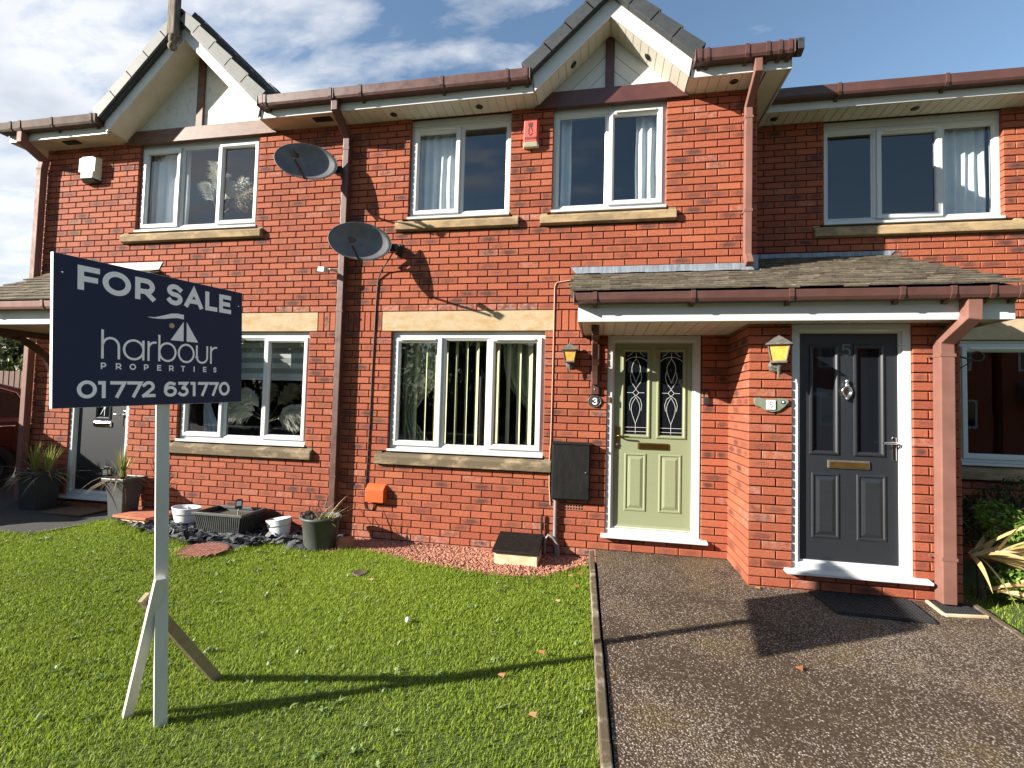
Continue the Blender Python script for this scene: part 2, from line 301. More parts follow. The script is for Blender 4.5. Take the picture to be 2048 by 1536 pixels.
# ------------------------------------------------------------------ mesh helpers
WL = {}
def wl(o): return WL.get(o.name, Vector((0, 0, 0))) if o else Vector((0, 0, 0))
def tag(o, label=None, cat=None, group=None, kind=None):
    if label: o['label'] = label
    if cat: o['category'] = cat
    if group: o['group'] = group
    if kind: o['kind'] = kind
    return o
def empty(name, loc, label, cat, group=None):
    o = bpy.data.objects.new(name, None); C.objects.link(o); o.location = loc; o.empty_display_size = .1
    WL[o.name] = Vector(loc); return tag(o, label, cat, group)
def link(name, me, loc, parent=None):
    o = bpy.data.objects.new(name, me); C.objects.link(o)
    loc = Vector(loc); WL[o.name] = loc.copy()
    if parent: o.parent = parent; o.location = loc-wl(parent)
    else: o.location = loc
    return o
class MB:
    def __init__(s): s.v = []; s.f = []; s.sm = []; s.mats = []; s.mi = 0; s.T = None
    def add(s, vs, fs, smooth=False):
        n = len(s.v)
        for p in vs:
            p = Vector(p)
            if s.T is not None: p = s.T @ p
            s.v.append(p)
        for f in fs: s.f.append([i+n for i in f]); s.sm.append(smooth); s.mats.append(s.mi)
        return s
    def box(s, x0, x1, y0, y1, z0, z1):
        return s.add([(x0,y0,z0),(x1,y0,z0),(x1,y1,z0),(x0,y1,z0),(x0,y0,z1),(x1,y0,z1),(x1,y1,z1),(x0,y1,z1)],
                     [(0,3,2,1),(4,5,6,7),(0,1,5,4),(1,2,6,5),(2,3,7,6),(3,0,4,7)])
    def prism(s, poly, ax, a, b):
        k = len(poly); P = []
        for t in (a, b):
            for p, q in poly: P.append({'x': (t, p, q), 'y': (p, t, q), 'z': (p, q, t)}[ax])
        return s.add(P, [tuple(range(k)), tuple(range(2*k-1, k-1, -1))] + [(i, (i+1) % k, k+(i+1) % k, k+i) for i in range(k)])
    def ring(s, x0, x1, z0, z1, prof, closed=True, cap=False):
        P = []; F = []
        for d, y in prof: P += [(x0+d,y,z0+d),(x1-d,y,z0+d),(x1-d,y,z1-d),(x0+d,y,z1-d)]
        k = len(prof)
        for i in range(k if closed else k-1):
            a, c = 4*i, 4*((i+1) % k)
            for j in range(4): F.append((a+j, a+(j+1) % 4, c+(j+1) % 4, c+j))
        if cap: F.append((4*k-4, 4*k-3, 4*k-2, 4*k-1))
        return s.add(P, F)
    def tube(s, path, r, n=8, cap=True, smooth=True):
        path = [Vector(p) for p in path]; P = []; F = []; rs = r if isinstance(r, (list, tuple)) else [r]*len(path)
        nrm = None
        for i, p in enumerate(path):
            d = (path[min(i+1, len(path)-1)]-path[max(i-1, 0)]).normalized()
            if nrm is None: nrm = d.orthogonal().normalized()
            nrm = (nrm-d*nrm.dot(d)).normalized(); bb = d.cross(nrm)
            for k in range(n): a = 2*math.pi*k/n; P.append(p+(nrm*math.cos(a)+bb*math.sin(a))*rs[i])
        for i in range(len(path)-1):
            for k in range(n): F.append((i*n+k, i*n+(k+1) % n, (i+1)*n+(k+1) % n, (i+1)*n+k))
        s.add(P, F, smooth)
        if cap:
            m = len(path)-1; s.add([P[k] for k in range(n)], [tuple(range(n))]); s.add([P[m*n+k] for k in range(n)], [tuple(range(n))])
        return s
    def sweep(s, path, w, d, ref=(0, 1, 0), cap=True):
        path = [Vector(p) for p in path]; ref = Vector(ref); P = []; F = []
        for i, p in enumerate(path):
            a = (p-path[i-1]).normalized() if i else None; c = (path[i+1]-p).normalized() if i < len(path)-1 else None
            t = (a+c).normalized() if a and c else (a or c)
            k = 1/max(.5, t.dot(a)) if a else 1
            sd = t.cross(ref).normalized(); nn = sd.cross(t).normalized()
            for q, e in ((-1, -1), (1, -1), (1, 1), (-1, 1)): P.append(p+sd*(q*w/2*1)+nn*(e*d/2*k))
        for i in range(len(path)-1):
            for k in range(4): F.append((i*4+k, i*4+(k+1) % 4, i*4+4+(k+1) % 4, i*4+4+k))
        if cap: F += [(3, 2, 1, 0), tuple(len(P)-4+k for k in range(4))]
        return s.add(P, F)
    def lathe(s, prof, c=(0, 0, 0), n=24, smooth=True, cap=True, sx=1, sy=1):
        P = []; F = []
        for r, z in prof:
            for k in range(n): a = 2*math.pi*k/n; P.append((c[0]+r*sx*math.cos(a), c[1]+r*sy*math.sin(a), c[2]+z))
        for i in range(len(prof)-1):
            for k in range(n): F.append((i*n+k, i*n+(k+1) % n, i*n+n+(k+1) % n, i*n+n+k))
        s.add(P, F, smooth)
        if cap:
            if prof[0][0] > 1e-4: s.add(P[:n], [tuple(range(n-1, -1, -1))])
            if prof[-1][0] > 1e-4: s.add(P[-n:], [tuple(range(n))])
        return s
    def ribbon(s, pts, width, N_, off=0., thick=.0, capext=True):
        """flat stroke with square ends; pts are 3-D on a plane with normal N_"""
        pts = [Vector(p) for p in pts]; N_ = Vector(N_)
        closed = (pts[0]-pts[-1]).length < 1e-5
        if closed: pts = pts[:-1]
        k = len(pts)
        if capext and not closed:
            pts[0] = pts[0]-(pts[1]-pts[0]).normalized()*width/2; pts[-1] = pts[-1]+(pts[-1]-pts[-2]).normalized()*width/2
        P = []; F = []
        for i, p in enumerate(pts):
            a = (p-pts[i-1]).normalized() if (i or closed) else None
            c = (pts[(i+1) % k]-p).normalized() if (i < k-1 or closed) else None
            t = (a+c).normalized() if a and c else (a or c)
            mit = 1/max(.4, t.dot(a if a else t))
            sd = N_.cross(t).normalized()*width/2*mit
            P += [p+sd+N_*off, p-sd+N_*off]
        for i in range(k if closed else k-1):
            j = (i+1) % k; F.append((2*i, 2*i+1, 2*j+1, 2*j))
        return s.add(P, F)
    def build(s, name, mat, parent=None, bevel=0, recalc=True, origin=None, seg=2):
        co = np.array([tuple(p) for p in s.v]); c = (co.min(0)+co.max(0))/2
        if origin is not None: c = np.array(origin, float)
        me = bpy.data.meshes.new(name); me.from_pydata([tuple(p) for p in (co-c)], [], s.f)
        for mm in (mat if isinstance(mat, (list, tuple)) else [mat]): me.materials.append(MAT[mm])
        for p, sm, mi in zip(me.polygons, s.sm, s.mats): p.use_smooth = sm; p.material_index = mi
        if recalc:
            bm = bmesh.new(); bm.from_mesh(me); bmesh.ops.recalc_face_normals(bm, faces=bm.faces); bm.to_mesh(me); bm.free()
        o = link(name, me, c, parent)
        if bevel:
            b = o.modifiers.new('bevel', 'BEVEL'); b.width = bevel; b.segments = seg; b.limit_method = 'ANGLE'; b.angle_limit = math.radians(40)
        return o
def cbox(name, mat, parent, x0, x1, y0, y1, z0, z1, bevel=0): return MB().box(x0, x1, y0, y1, z0, z1).build(name, mat, parent, bevel)
def copytree(o, loc, parent=None):
    c = o.copy(); C.objects.link(c); c.parent = parent; c.location = loc; WL[c.name] = Vector(loc)+(wl(parent) if parent else Vector((0, 0, 0)))
    for ch in o.children: copytree(ch, ch.location, c)
    return c
def nmesh(name, V, F, mat, parent=None, tone=None, smooth=False, origin=None):
    """big mesh straight from arrays; F is (n,3) or (n,4)"""
    V = np.asarray(V, np.float32); F = np.asarray(F, np.int32); k = F.shape[1]
    c = np.array(origin if origin is not None else (V.min(0)+V.max(0))/2, np.float32)
    me = bpy.data.meshes.new(name); me.vertices.add(len(V)); me.vertices.foreach_set('co', (V-c).ravel())
    me.loops.add(F.size); me.loops.foreach_set('vertex_index', F.ravel())
    me.polygons.add(len(F)); me.polygons.foreach_set('loop_start', np.arange(0, F.size, k, dtype=np.int32)); me.polygons.foreach_set('loop_total', np.full(len(F), k, np.int32))
    me.polygons.foreach_set('use_smooth', np.full(len(F), bool(smooth)))
    me.update(calc_edges=True)
    if tone is not None:
        a = me.color_attributes.new('tone', 'FLOAT_COLOR', 'POINT'); cc = np.ones((len(V), 4), np.float32); cc[:, 0] = tone; a.data.foreach_set('color', cc.ravel())
    me.materials.append(MAT[mat]); return link(name, me, c, parent)

# ------------------------------------------------------------------ brickwork
BW, BH, JT, CB = .225, .075, .0105, .035
def brick_mesh_arrays(Lh, H):
    a, h, c, d = Lh/2, H/2, .0035, .1
    o = [(-a, 0, -h), (a, 0, -h), (a, 0, h), (-a, 0, h)]
    V = [(-a+c, 0, -h+c), (a-c, 0, -h+c), (a-c, 0, h-c), (-a+c, 0, h-c)] + [(x, c, z) for x, y, z in o] + [(x, d, z) for x, y, z in o]
    F = [(0, 1, 2, 3)] + [(4+i, 4+(i+1) % 4, (i+1) % 4, i) for i in range(4)] + [(8+i, 8+(i+1) % 4, 4+(i+1) % 4, 4+i) for i in range(4)]
    return np.array(V, np.float32), F
def brick_uv(V, Lh, H): return np.stack([V[:, 0]/Lh+.5, V[:, 2]/H+.5], 1)
BC = {}
def brick_variant(Lh, H, k, bloom):
    key = (round(Lh*200), round(H*200), k, bloom)
    if key in BC: return BC[key]
    r = random.Random(str(key)); V, F = brick_mesh_arrays(Lh, H)
    me = bpy.data.meshes.new('brick'); me.from_pydata([tuple(p) for p in V], [], F); me.materials.append(MAT['brick'])
    tn, dk = brick_tone(r); bl = (.9 if bloom else (.55 if r.random() < .05 else .05))
    uvl = me.uv_layers.new(name='face'); U = brick_uv(V, Lh, H)
    for lp in me.loops: uvl.data[lp.index].uv = U[lp.vertex_index]
    a = me.color_attributes.new('tone', 'FLOAT_COLOR', 'POINT')
    for d in a.data: d.color = (tn, dk, bl, 1)
    BC[key] = me; return me
def brick_tone(r):
    tn = min(1, max(0, r.gauss(.5, .2)))
    dk = 0 if r.random() < .70 else r.uniform(.3, .95)
    return tn, dk
def course_cells(u0, u1, z0, z1, holes, off, zref, half=0):
    """bricks of a stretcher-bond face, cut at the holes; (ua, ub, za, zb)"""
    out = []; i0 = int(math.floor((z0-zref)/BH+1e-6)); i1 = int(math.ceil((z1-zref)/BH-1e-6))
    for i in range(i0, i1):
        za, zb = zref+i*BH, zref+(i+1)*BH
        a, c = max(za, z0), min(zb, z1)
        if c-a < .025: continue
        spans = [(u0, u1)]
        for h0, h1, hz0, hz1 in holes:
            if hz0 < c-.012 and hz1 > a+.012:
                ns = []
                for s0, s1 in spans:
                    if h1 <= s0 or h0 >= s1: ns.append((s0, s1)); continue
                    if h0 > s0: ns.append((s0, h0))
                    if h1 < s1: ns.append((h1, s1))
                spans = ns
        for s0, s1 in spans:
            o = off+(BW/2 if (i % 2) else 0); k = math.floor((s0-o)/BW); cuts = [s0]
            x = o+(k+1)*BW
            while x < s1-.002:
                if x-cuts[-1] > .055 and s1-x > .055: cuts.append(x)
                x += BW
            cuts.append(s1)
            for p, q in zip(cuts[:-1], cuts[1:]):
                if q-p > .02: out.append((p+(0 if p == s0 else JT/2), q-(0 if q == s1 else JT/2), a+JT/2, c-JT/2))
    return out
def projpx(p):
    d = Vector(p)-CAM; w_ = d.dot(fw)
    if w_ < .1: return None
    return 1024+948.5*d.dot(rt)/w_, 768-948.5*d.dot(up)/w_, w_
def lay_bricks(wall, faces, nobj=300):
    """faces: list of (matrix, cells, bloomfn). The bricks that show largest become objects, the rest one mesh."""
    al = []
    for Mx, cells, bl in faces:
        nn = (Mx.to_3x3() @ Vector((0, -1, 0)))
        for (a, c, z0, z1) in cells:
            p = Mx @ Vector(((a+c)/2, 0, (z0+z1)/2)); q = projpx(p); dd = (CAM-p); vis = 0
            if q and -20 < q[0] < 2070 and -20 < q[1] < 1560:
                vis = (c-a)*(z1-z0)*max(0, nn.dot(dd.normalized()))/dd.length_squared
                if 100 < q[0] < 490 and 500 < q[1] < 820: vis *= .01
            al.append((vis, Mx, a, c, z0, z1, bl(p) if bl else False, p))
    al.sort(key=lambda e: -e[0])
    for vis, Mx, a, c, z0, z1, bl, p in al[:nobj]:
        Lh, H = c-a, z1-z0
        Lq = round(Lh*200)/200; Hq = round(H*200)/200
        me = brick_variant(Lh, H, random.randrange(26), bl)
        o = link('brick', me, p+Vector((0, 0, random.uniform(-.0008, .0008)))+(Mx.to_3x3() @ Vector((0, -random.uniform(0, .0022), 0))), wall)
        o.rotation_euler = Mx.to_euler()
    Vs, Fs, Us, Ts = [], [], [], []; n = 0; r = random.Random(3)
    for vis, Mx, a, c, z0, z1, bl, p in al[nobj:]:
        V, F = brick_mesh_arrays(c-a, z1-z0); U = brick_uv(V, c-a, z1-z0)
        R3 = np.array(Mx.to_3x3()); V = V @ R3.T + np.array(p+(Mx.to_3x3() @ Vector((0, -r.uniform(0, .0022), 0))))
        tn, dk = brick_tone(r); b_ = .9 if bl else (.55 if r.random() < .05 else .05)
        Vs.append(V); Fs.append(np.array(F)+n); Us.append(U); Ts.append(np.tile((tn, dk, b_, 1), (len(V), 1))); n += len(V)
    if not Vs: return
    V = np.concatenate(Vs); F = np.concatenate(Fs); U = np.concatenate(Us); T = np.concatenate(Ts).astype(np.float32)
    o = nmesh('bricks', V, F, 'brick', wall); me = o.data
    a = me.color_attributes.new('tone', 'FLOAT_COLOR', 'POINT'); a.data.foreach_set('color', T.ravel())
    uvl = me.uv_layers.new(name='face'); li = np.zeros(len(me.loops), np.int32); me.loops.foreach_get('vertex_index', li); uvl.data.foreach_set('uv', U[li].astype(np.float32).ravel())
    o['kind'] = 'stuff'
def slab_holes(mb, u0, u1, z0, z1, holes, y0, y1, T=None):
    us = sorted({u0, u1, *[h for q in holes for h in q[:2] if u0 < h < u1]}); zs = sorted({z0, z1, *[h for q in holes for h in q[2:] if z0 < h < z1]})
    mb.T = T
    solid = lambda i, j: 0 <= i < len(us)-1 and 0 <= j < len(zs)-1 and not any(h[0]-1e-6 <= us[i] and us[i+1] <= h[1]+1e-6 and h[2]-1e-6 <= zs[j] and zs[j+1] <= h[3]+1e-6 for h in holes)
    for i in range(len(us)-1):
        for j in range(len(zs)-1):
            if not solid(i, j): continue
            a, b, c, d = us[i], us[i+1], zs[j], zs[j+1]
            mb.add([(a,y0,c),(b,y0,c),(b,y0,d),(a,y0,d)], [(0,1,2,3)]); mb.add([(a,y1,c),(b,y1,c),(b,y1,d),(a,y1,d)], [(3,2,1,0)])
            if not solid(i-1, j): mb.add([(a,y0,c),(a,y1,c),(a,y1,d),(a,y0,d)], [(0,1,2,3)])
            if not solid(i+1, j): mb.add([(b,y0,c),(b,y1,c),(b,y1,d),(b,y0,d)], [(3,2,1,0)])
            if not solid(i, j-1): mb.add([(a,y0,c),(b,y0,c),(b,y1,c),(a,y1,c)], [(3,2,1,0)])
            if not solid(i, j+1): mb.add([(a,y0,d),(b,y0,d),(b,y1,d),(a,y1,d)], [(0,1,2,3)])
    mb.T = None
def grow(holes, e): return [(a-e, b+e, c-e, d+e) for a, b, c, d in holes]

# ------------------------------------------------------------------ building parts
def window(house, x0, x1, z0, z1, yp, lights, head=0, sill=None, sillmat='sill_stone', vents=()):
    """lights: (xa, xb, kind) with kind 'sash' or 'fixed'. Frame front at yp+.05"""
    y = yp+.05; fr = .052
    m = MB(); m.ring(x0, x1, z0+.03, z1-head, [(0, y), (fr-.014, y), (fr, y+.012), (fr, y+.07), (0, y+.07)])
    for (a, b, k), (a2, b2, k2) in zip(lights[:-1], lights[1:]): m.box(b-.022, b+.022, y+.001, y+.068, z0+.03+fr-.003, z1-head-fr+.003)
    if head: m.box(x0, x1, y-.004, y+.06, z1-head+.001, z1-.001)
    w_ = m.build('window', 'upvc', house, .003)
    cbox('cill', 'upvc', w_, x0-.004, x1+.004, yp-.012, y+.06, z0+.002, z0+.029, .004)
    for i, (a, b, k) in enumerate(lights):
        xa = a+(fr if i == 0 else .022)-(.0 if k == 'fixed' else .016); xb = b-(fr if i == len(lights)-1 else .022)+(.0 if k == 'fixed' else .016)
        za, zb = z0+.03+fr-(0 if k == 'fixed' else .016), z1-head-fr+(0 if k == 'fixed' else .016)
        if k == 'sash':
            q = MB(); q.ring(xa, xb, za, zb, [(0, y-.012), (.004, y-.020), (.040, y-.020), (.056, y-.004), (.058, y+.012), (.058, y+.03), (0, y-.001)]); q.build('casement', 'upvc', w_, .002)
            gx = .056
        else:
            q = MB(); q.ring(xa, xb, za, zb, [(-.001, y+.010), (.014, y+.020), (.014, y+.04), (-.001, y+.04)]); q.build('glazing_bead', 'upvc', w_); gx = .012
        q = MB(); q.ring(xa+gx-.002, xb-gx+.002, za+gx-.002, zb-gx+.002, [(0, y+.022)], closed=False, cap=True); q.build('pane', 'glass', w_, recalc=False)
        q = MB(); q.ring(xa+gx, xb-gx, za+gx, zb-gx, [(0, y+.026), (.006, y+.026), (.006, y+.032), (0, y+.032)]); q.build('gasket', 'black_plastic', w_)
        if i in vents: cbox('trickle_vent', 'upvc_cream' if head else 'upvc', w_, xa+.07, xb-.07, y-.034, y-.0205, zb-.032, zb-.012, .004)
    if sill:
        sx0, sx1, sz0, sz1 = sill
        q = MB(); q.prism([(yp-.055, sz0+.012), (yp-.055, sz1-.055), (yp-.028, sz1-.03), (yp+.05, sz1-.004), (yp+.09, sz1-.004), (yp+.09, sz0+.004), (yp-.03, sz0+.004), (yp-.034, sz0+.012)], 'x', sx0+.002, sx1-.002)
        q.box(sx0+.002, sx0+.075, yp-.006, yp+.09, sz1-.035, sz1-.003); q.box(sx1-.075, sx1-.002, yp-.006, yp+.09, sz1-.035, sz1-.003)
        q.build('stone_sill', sillmat, w_, .006)
    return w_
def gutter(house, x0, x1, yf, zb, zt, mat='brown_upvc', brackets=(), step=None, ends=True):
    """square-line gutter; yf = fascia face"""
    d = .12; y1, y0 = yf-.004, yf-d; h = zt-zb; tk = .005
    P = [(y1, zt), (y1, zb+.012), (y1-.012, zb), (y0+.014, zb), (y0+.002, zb+.022), (y0-.004, zt-.006), (y0-.004, zt), (y0+tk+.004, zt), (y0+tk, zb+.024), (y0+.018, zb+tk), (y1-.016, zb+tk), (y1-tk, zb+.016), (y1-tk, zt)]
    g = MB().prism(P, 'x', x0, x1).build('gutter', mat, house)
    if ends:
        for xx in (x0, x1): cbox('end_cap', mat, g, xx-.006, xx+.004, y0-.007, y1+.002, zb-.004, zt+.003, .003)
    for bx in brackets:
        m = MB(); e = .006; w2 = .017
        Q = [(y1, zt-.01), (y1, zb-.028), (y1-.02, zb-.028), (y1-.045, zb-e), (y0+.012, zb-e), (y0-.007, zb+.024), (y0-.011, zt+.006), (y0+.012, zt+.008), (y0+.012, zt+.001), (y0-.004, zt), (y0+.002, zb+.022), (y0+.014, zb), (y1-.012, zb), (y1-.001, zb+.012), (y1-.001, zt-.01)]
        m.prism(Q, 'x', bx-w2, bx+w2); m.build('bracket', mat, g, .002)
    return g
def downpipe(house, path, clips=(), mat='brown_upvc', w_=.068, ref=(0, 1, 0), shoe=True):
    o = MB().sweep(path, w_, w_, ref).build('downpipe', mat, house, .006)
    for (x, y, z) in clips:
        m = MB(); h = w_/2+.004
        m.ring(x-h, x+h, y-h, y+h, [(0, 0)], closed=False) if False else None
        m.box(x-h, x+h, y-h, y-h+.004, z-.012, z+.012); m.box(x-h, x-h+.004, y-h+.0045, y+h+.03, z-.012, z+.012); m.box(x+h-.004, x+h, y-h+.0045, y+h+.03, z-.012, z+.012)
        m.box(x-h-.03, x-h-.001, y+h-.012, y+h, z-.01, z+.008)
        m.build('pipe_clip', mat, o)
    return o
def soffit_boards(house, parts, x0, x1, y0, y1, z, mat, bw=.1, vent=()):
    s = cbox('soffit', mat, house, x0, x1, y0, y1, z+.009, z+.02)
    x = x0; i = 0
    while x < x1-.01:
        xe = min(x+bw, x1)
        cbox('soffit_board', mat, s, x+.0035, xe-.0035, y0+.001, y1-.001, z, z+.0085, .002); x = xe
    for vx, vy in vent:
        q = MB(); q.lathe([(.0, -.006), (.036, -.006), (.04, -.002), (.04, .006)], (vx, vy, z), 20); q.build('soffit_vent', 'black_plastic', s)
    return s

# ------------------------------------------------------------------ the three terraced houses
I4 = Matrix.Identity(4)
def T3(x, y, z, rz=0): return Matrix.Translation((x, y, z)) @ Matrix.Rotation(rz, 4, 'Z')
H1 = empty('terraced_house', (-5.16, 4, -.2), 'red brick terraced house with stained white gable, wooden finial and charcoal door', 'house', 'houses of the terrace')
H3 = empty('terraced_house', (-.72, 4, -.2), 'red brick terraced house with sage green front door and clean white boarded gable', 'house', 'houses of the terrace')
H5 = empty('terraced_house', (3.9, 5, -.2), 'red brick terraced house set back, with projecting brick porch and charcoal door numbered 5', 'house', 'houses of the terrace')
BO = -.108
def soldier(u0, u1):
    n = max(1, round((u1-u0)/.075)); st = (u1-u0)/n
    return [(u0+i*st+JT/2, u0+(i+1)*st-JT/2, 2.25+JT/2, 2.475-JT/2) for i in range(n)]
# --- house 1
h1h = [(-5.90, -4.145, 3.53, 4.70), (-6.065, -4.04, 3.385, 3.53), (-5.11, -3.36, .9, 2.25), (-5.26, -3.252, .75, .9), (-5.22, -3.257, 2.25, 2.475), (-6.745, -5.83, .13, 2.2)]
mb = MB(); slab_holes(mb, -7.365, -2.951, -.25, 4.72, grow(h1h, .006), .014, .28)
mb.box(-7.365, -7.10, .281, 8, -.25, 4.72); mb.box(-7.099, -2.951, 7.8, 8, -.25, 4.72)
W1 = mb.build('wall', 'mortar', H1)
so1 = soldier(-3.257, -2.951)
c1 = course_cells(-7.37, -2.951, -.15, 4.715, h1h+[(-3.257, -2.951, 2.25, 2.475)], BO-.225*20, 0)
bl1 = lambda p: (2.47 < p.z < 2.56 and -5.2 < p.x < -3.3 and random.random() < .8) or (p.z < .05 and random.random() < .5)
side1 = course_cells(0, 1.2, -.15, 4.715, [], .05, 0)
lay_bricks(W1, [(I4, c1+so1, bl1)], 300)
# --- house 3
h3h = [(-2.335, -.585, .9, 2.25), (-2.452, -.487, 2.25, 2.475), (-2.467, -.487, .75, .9), (-2.19, -1.015, 3.525, 4.70), (-2.322, -.90, 3.385, 3.525), (-.55, .632, 3.525, 4.70), (-.667, .733, 3.385, 3.525), (.07, 1.0, .14, 2.2), (-.358, -.147, .375, .45)]
mb = MB(); slab_holes(mb, -2.949, 1.499, -.25, 4.72, grow(h3h[:-1], .006)+[(1.5, 1.7, -.3, 2.4)], .014, .28)
mb.box(1.3, 1.499, .281, 8, 2.2, 4.72); mb.box(-2.949, 1.299, 7.8, 8, -.25, 4.72)
W3 = mb.build('wall', 'mortar', H3)
so3 = soldier(-2.949, -2.452)+soldier(-.487, -.187)
c3 = course_cells(-2.949, 1.5, -.15, 4.715, h3h+[(1.249, 1.6, -.3, 2.33), (-2.949, -2.452, 2.25, 2.475), (-.487, -.187, 2.25, 2.475)], BO, 0)
bl3 = lambda p: (2.47 < p.z < 2.56 and -2.5 < p.x < -.5 and random.random() < .75) or (p.z < -.01 and random.random() < .95) or (3.4 < p.z < 3.6 and -.95 < p.x < -.65 and random.random() < .6)
lay_bricks(W3, [(I4, c3+so3, bl3)], 300)
q = MB()
for i in range(7):
    for j in range(2): pass
hs = [(-.342+.0285*i-.0, -.342+.0285*i+.017, .388+.029*j, .388+.029*j+.019) for i in range(7) for j in range(2)]
slab_holes(q, -.355, -.150, .380, .445, hs, .001, .05); ab = q.build('air_brick', 'brick_cover', W3)
# --- house 5
zr5 = .03
h5h = [(2.437, 4.166, 3.555, 4.755), (2.32, 4.325, 3.405, 3.555), (3.74, 5.25, .945, 2.265), (3.6, 5.37, .795, .945), (3.62, 5.36, 2.265, 2.49)]
mb = MB(); slab_holes(mb, 1.501, 6.6, -.25, 4.77, grow(h5h, .006)+[(1.4, 2.80, -.3, 2.6)], .799, 1.06)
mb.box(6.4, 6.6, 1.061, 8, -.25, 4.77); mb.box(1.501, 6.399, 7.8, 8, -.25, 4.77)
doorh = [(1.585, 2.478, .145, 2.2)]
slab_holes(mb, 1.259, 2.80, -.25, 2.33, grow(doorh, .006), -.640, -.40)          # porch front
mb.box(1.259, 1.50, -.399, .78, -.25, 2.33); mb.box(2.55, 2.80, -.399, .78, -.25, 2.33)
W5 = mb.build('wall', 'mortar', H5)
c5 = course_cells(1.501, 6.2, -.15, 4.765, h5h+[(1.4, 2.81, -.3, 2.75)], BO+.0, zr5)
cf = course_cells(1.245, 2.81, -.1, 2.28, doorh, 1.35, 0)
cs = course_cells(.0, .652, -.1, 2.28, [], .052, 0)
cr_ = course_cells(0.0, 1.3, -.1, 2.28, [], .06, 0)
lay_bricks(W5, [(T3(0, .785, 0), c5, None), (T3(0, -.654, 0), cf, lambda p: False), (T3(1.245, 0, 0, -math.pi/2), cs, None), (T3(2.81, -.654, 0, math.pi/2), cr_, None)], 300)

# lintels
for hs, a, c, z0, z1, y in ((W1, -5.22, -3.257, 2.25, 2.475, 0), (W3, -2.452, -.487, 2.25, 2.475, 0), (W5, 3.62, 5.36, 2.265, 2.49, .785)):
    cbox('stone_lintel', 'lintel_stone', hs, a+.002, c-.002, y-.002, y+.1, z0+.002, z1-.003, .005)

# windows
w1u = window(H1, -5.90, -4.145, 3.53, 4.70, 0, [(-5.90, -5.30, 'sash'), (-5.30, -4.745, 'fixed'), (-4.745, -4.145, 'sash')], head=.04, sill=(-6.065, -4.04, 3.385, 3.53))
w1l = window(H1, -5.11, -3.36, .9, 2.25, 0, [(-5.11, -4.51, 'sash'), (-4.51, -3.965, 'fixed'), (-3.965, -3.36, 'sash')], head=.032, sill=(-5.26, -3.252, .75, .9), sillmat='sill_stone_mossy')
w3l = window(H3, -2.335, -.585, .9, 2.25, 0, [(-2.335, -1.735, 'sash'), (-1.735, -1.20, 'fixed'), (-1.20, -.585, 'sash')], head=.032, sill=(-2.467, -.487, .75, .9), sillmat='sill_stone_mossy', vents=(0, 2))
w3a = window(H3, -2.19, -1.015, 3.525, 4.70, 0, [(-2.19, -1.595, 'sash'), (-1.595, -1.015, 'fixed')], head=.075, sill=(-2.322, -.90, 3.385, 3.525), vents=(0,))
w3b = window(H3, -.55, .632, 3.525, 4.69, 0, [(-.55, .037, 'fixed'), (.037, .632, 'sash')], head=.04, sill=(-.667, .733, 3.385, 3.525), vents=(1,))
w5u = window(H5, 2.437, 4.166, 3.555, 4.755, .785, [(2.437, 2.977, 'fixed'), (2.977, 3.63, 'sash'), (3.63, 4.166, 'fixed')], head=.085, sill=(2.32, 4.325, 3.405, 3.555), vents=(1,))
w5l = window(H5, 3.74, 5.25, .945, 2.265, .785, [(3.74, 4.50, 'sash'), (4.50, 5.25, 'sash')], head=.03, sill=(3.6, 5.37, .795, .945), vents=(0, 1))

# interiors
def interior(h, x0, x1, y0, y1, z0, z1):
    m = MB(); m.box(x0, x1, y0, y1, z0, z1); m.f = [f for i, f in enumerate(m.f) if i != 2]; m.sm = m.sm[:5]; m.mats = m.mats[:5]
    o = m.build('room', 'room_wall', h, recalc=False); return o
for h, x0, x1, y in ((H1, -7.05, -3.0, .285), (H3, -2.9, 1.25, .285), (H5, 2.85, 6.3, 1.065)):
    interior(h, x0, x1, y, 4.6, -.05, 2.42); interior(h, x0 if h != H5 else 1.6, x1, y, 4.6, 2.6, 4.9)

# ------------------------------------------------------------------ eaves, gables and roofs
PT = math.tan(math.radians(27))
def main_roof(h, x0, x1, yf, ze, gap=None):
    m = MB()
    def sl(a, b, y0): m.prism([(y0, ze+(y0-yf+.30)*PT), (yf+4.0, ze+4.3*PT), (yf+8.3, ze), (yf+8.3, ze-.05), (yf+4.0, ze+4.3*PT-.06), (y0, ze+(y0-yf+.30)*PT-.05)], 'x', a, b)
    if gap: sl(x0, gap[0], yf-.30); sl(gap[0]+.001, gap[1]-.001, yf+1.2); sl(gap[1], x1, yf-.30)
    else: sl(x0, x1, yf-.30)
    return m.build('roof', 'tile_dark', h)
def eave(h, x0, x1, yf, zs, mat='fascia_white', hgt=.15):
    f = MB().box(x0, x1, yf-.275, yf-.258, zs-.014, zs+hgt).build('fascia', mat, h, .003); return f
def tilebit(h, name, pts, y0, y1, mat, bev=.004): return MB().prism(pts, 'y', y0, y1).build(name, mat, h, bev)
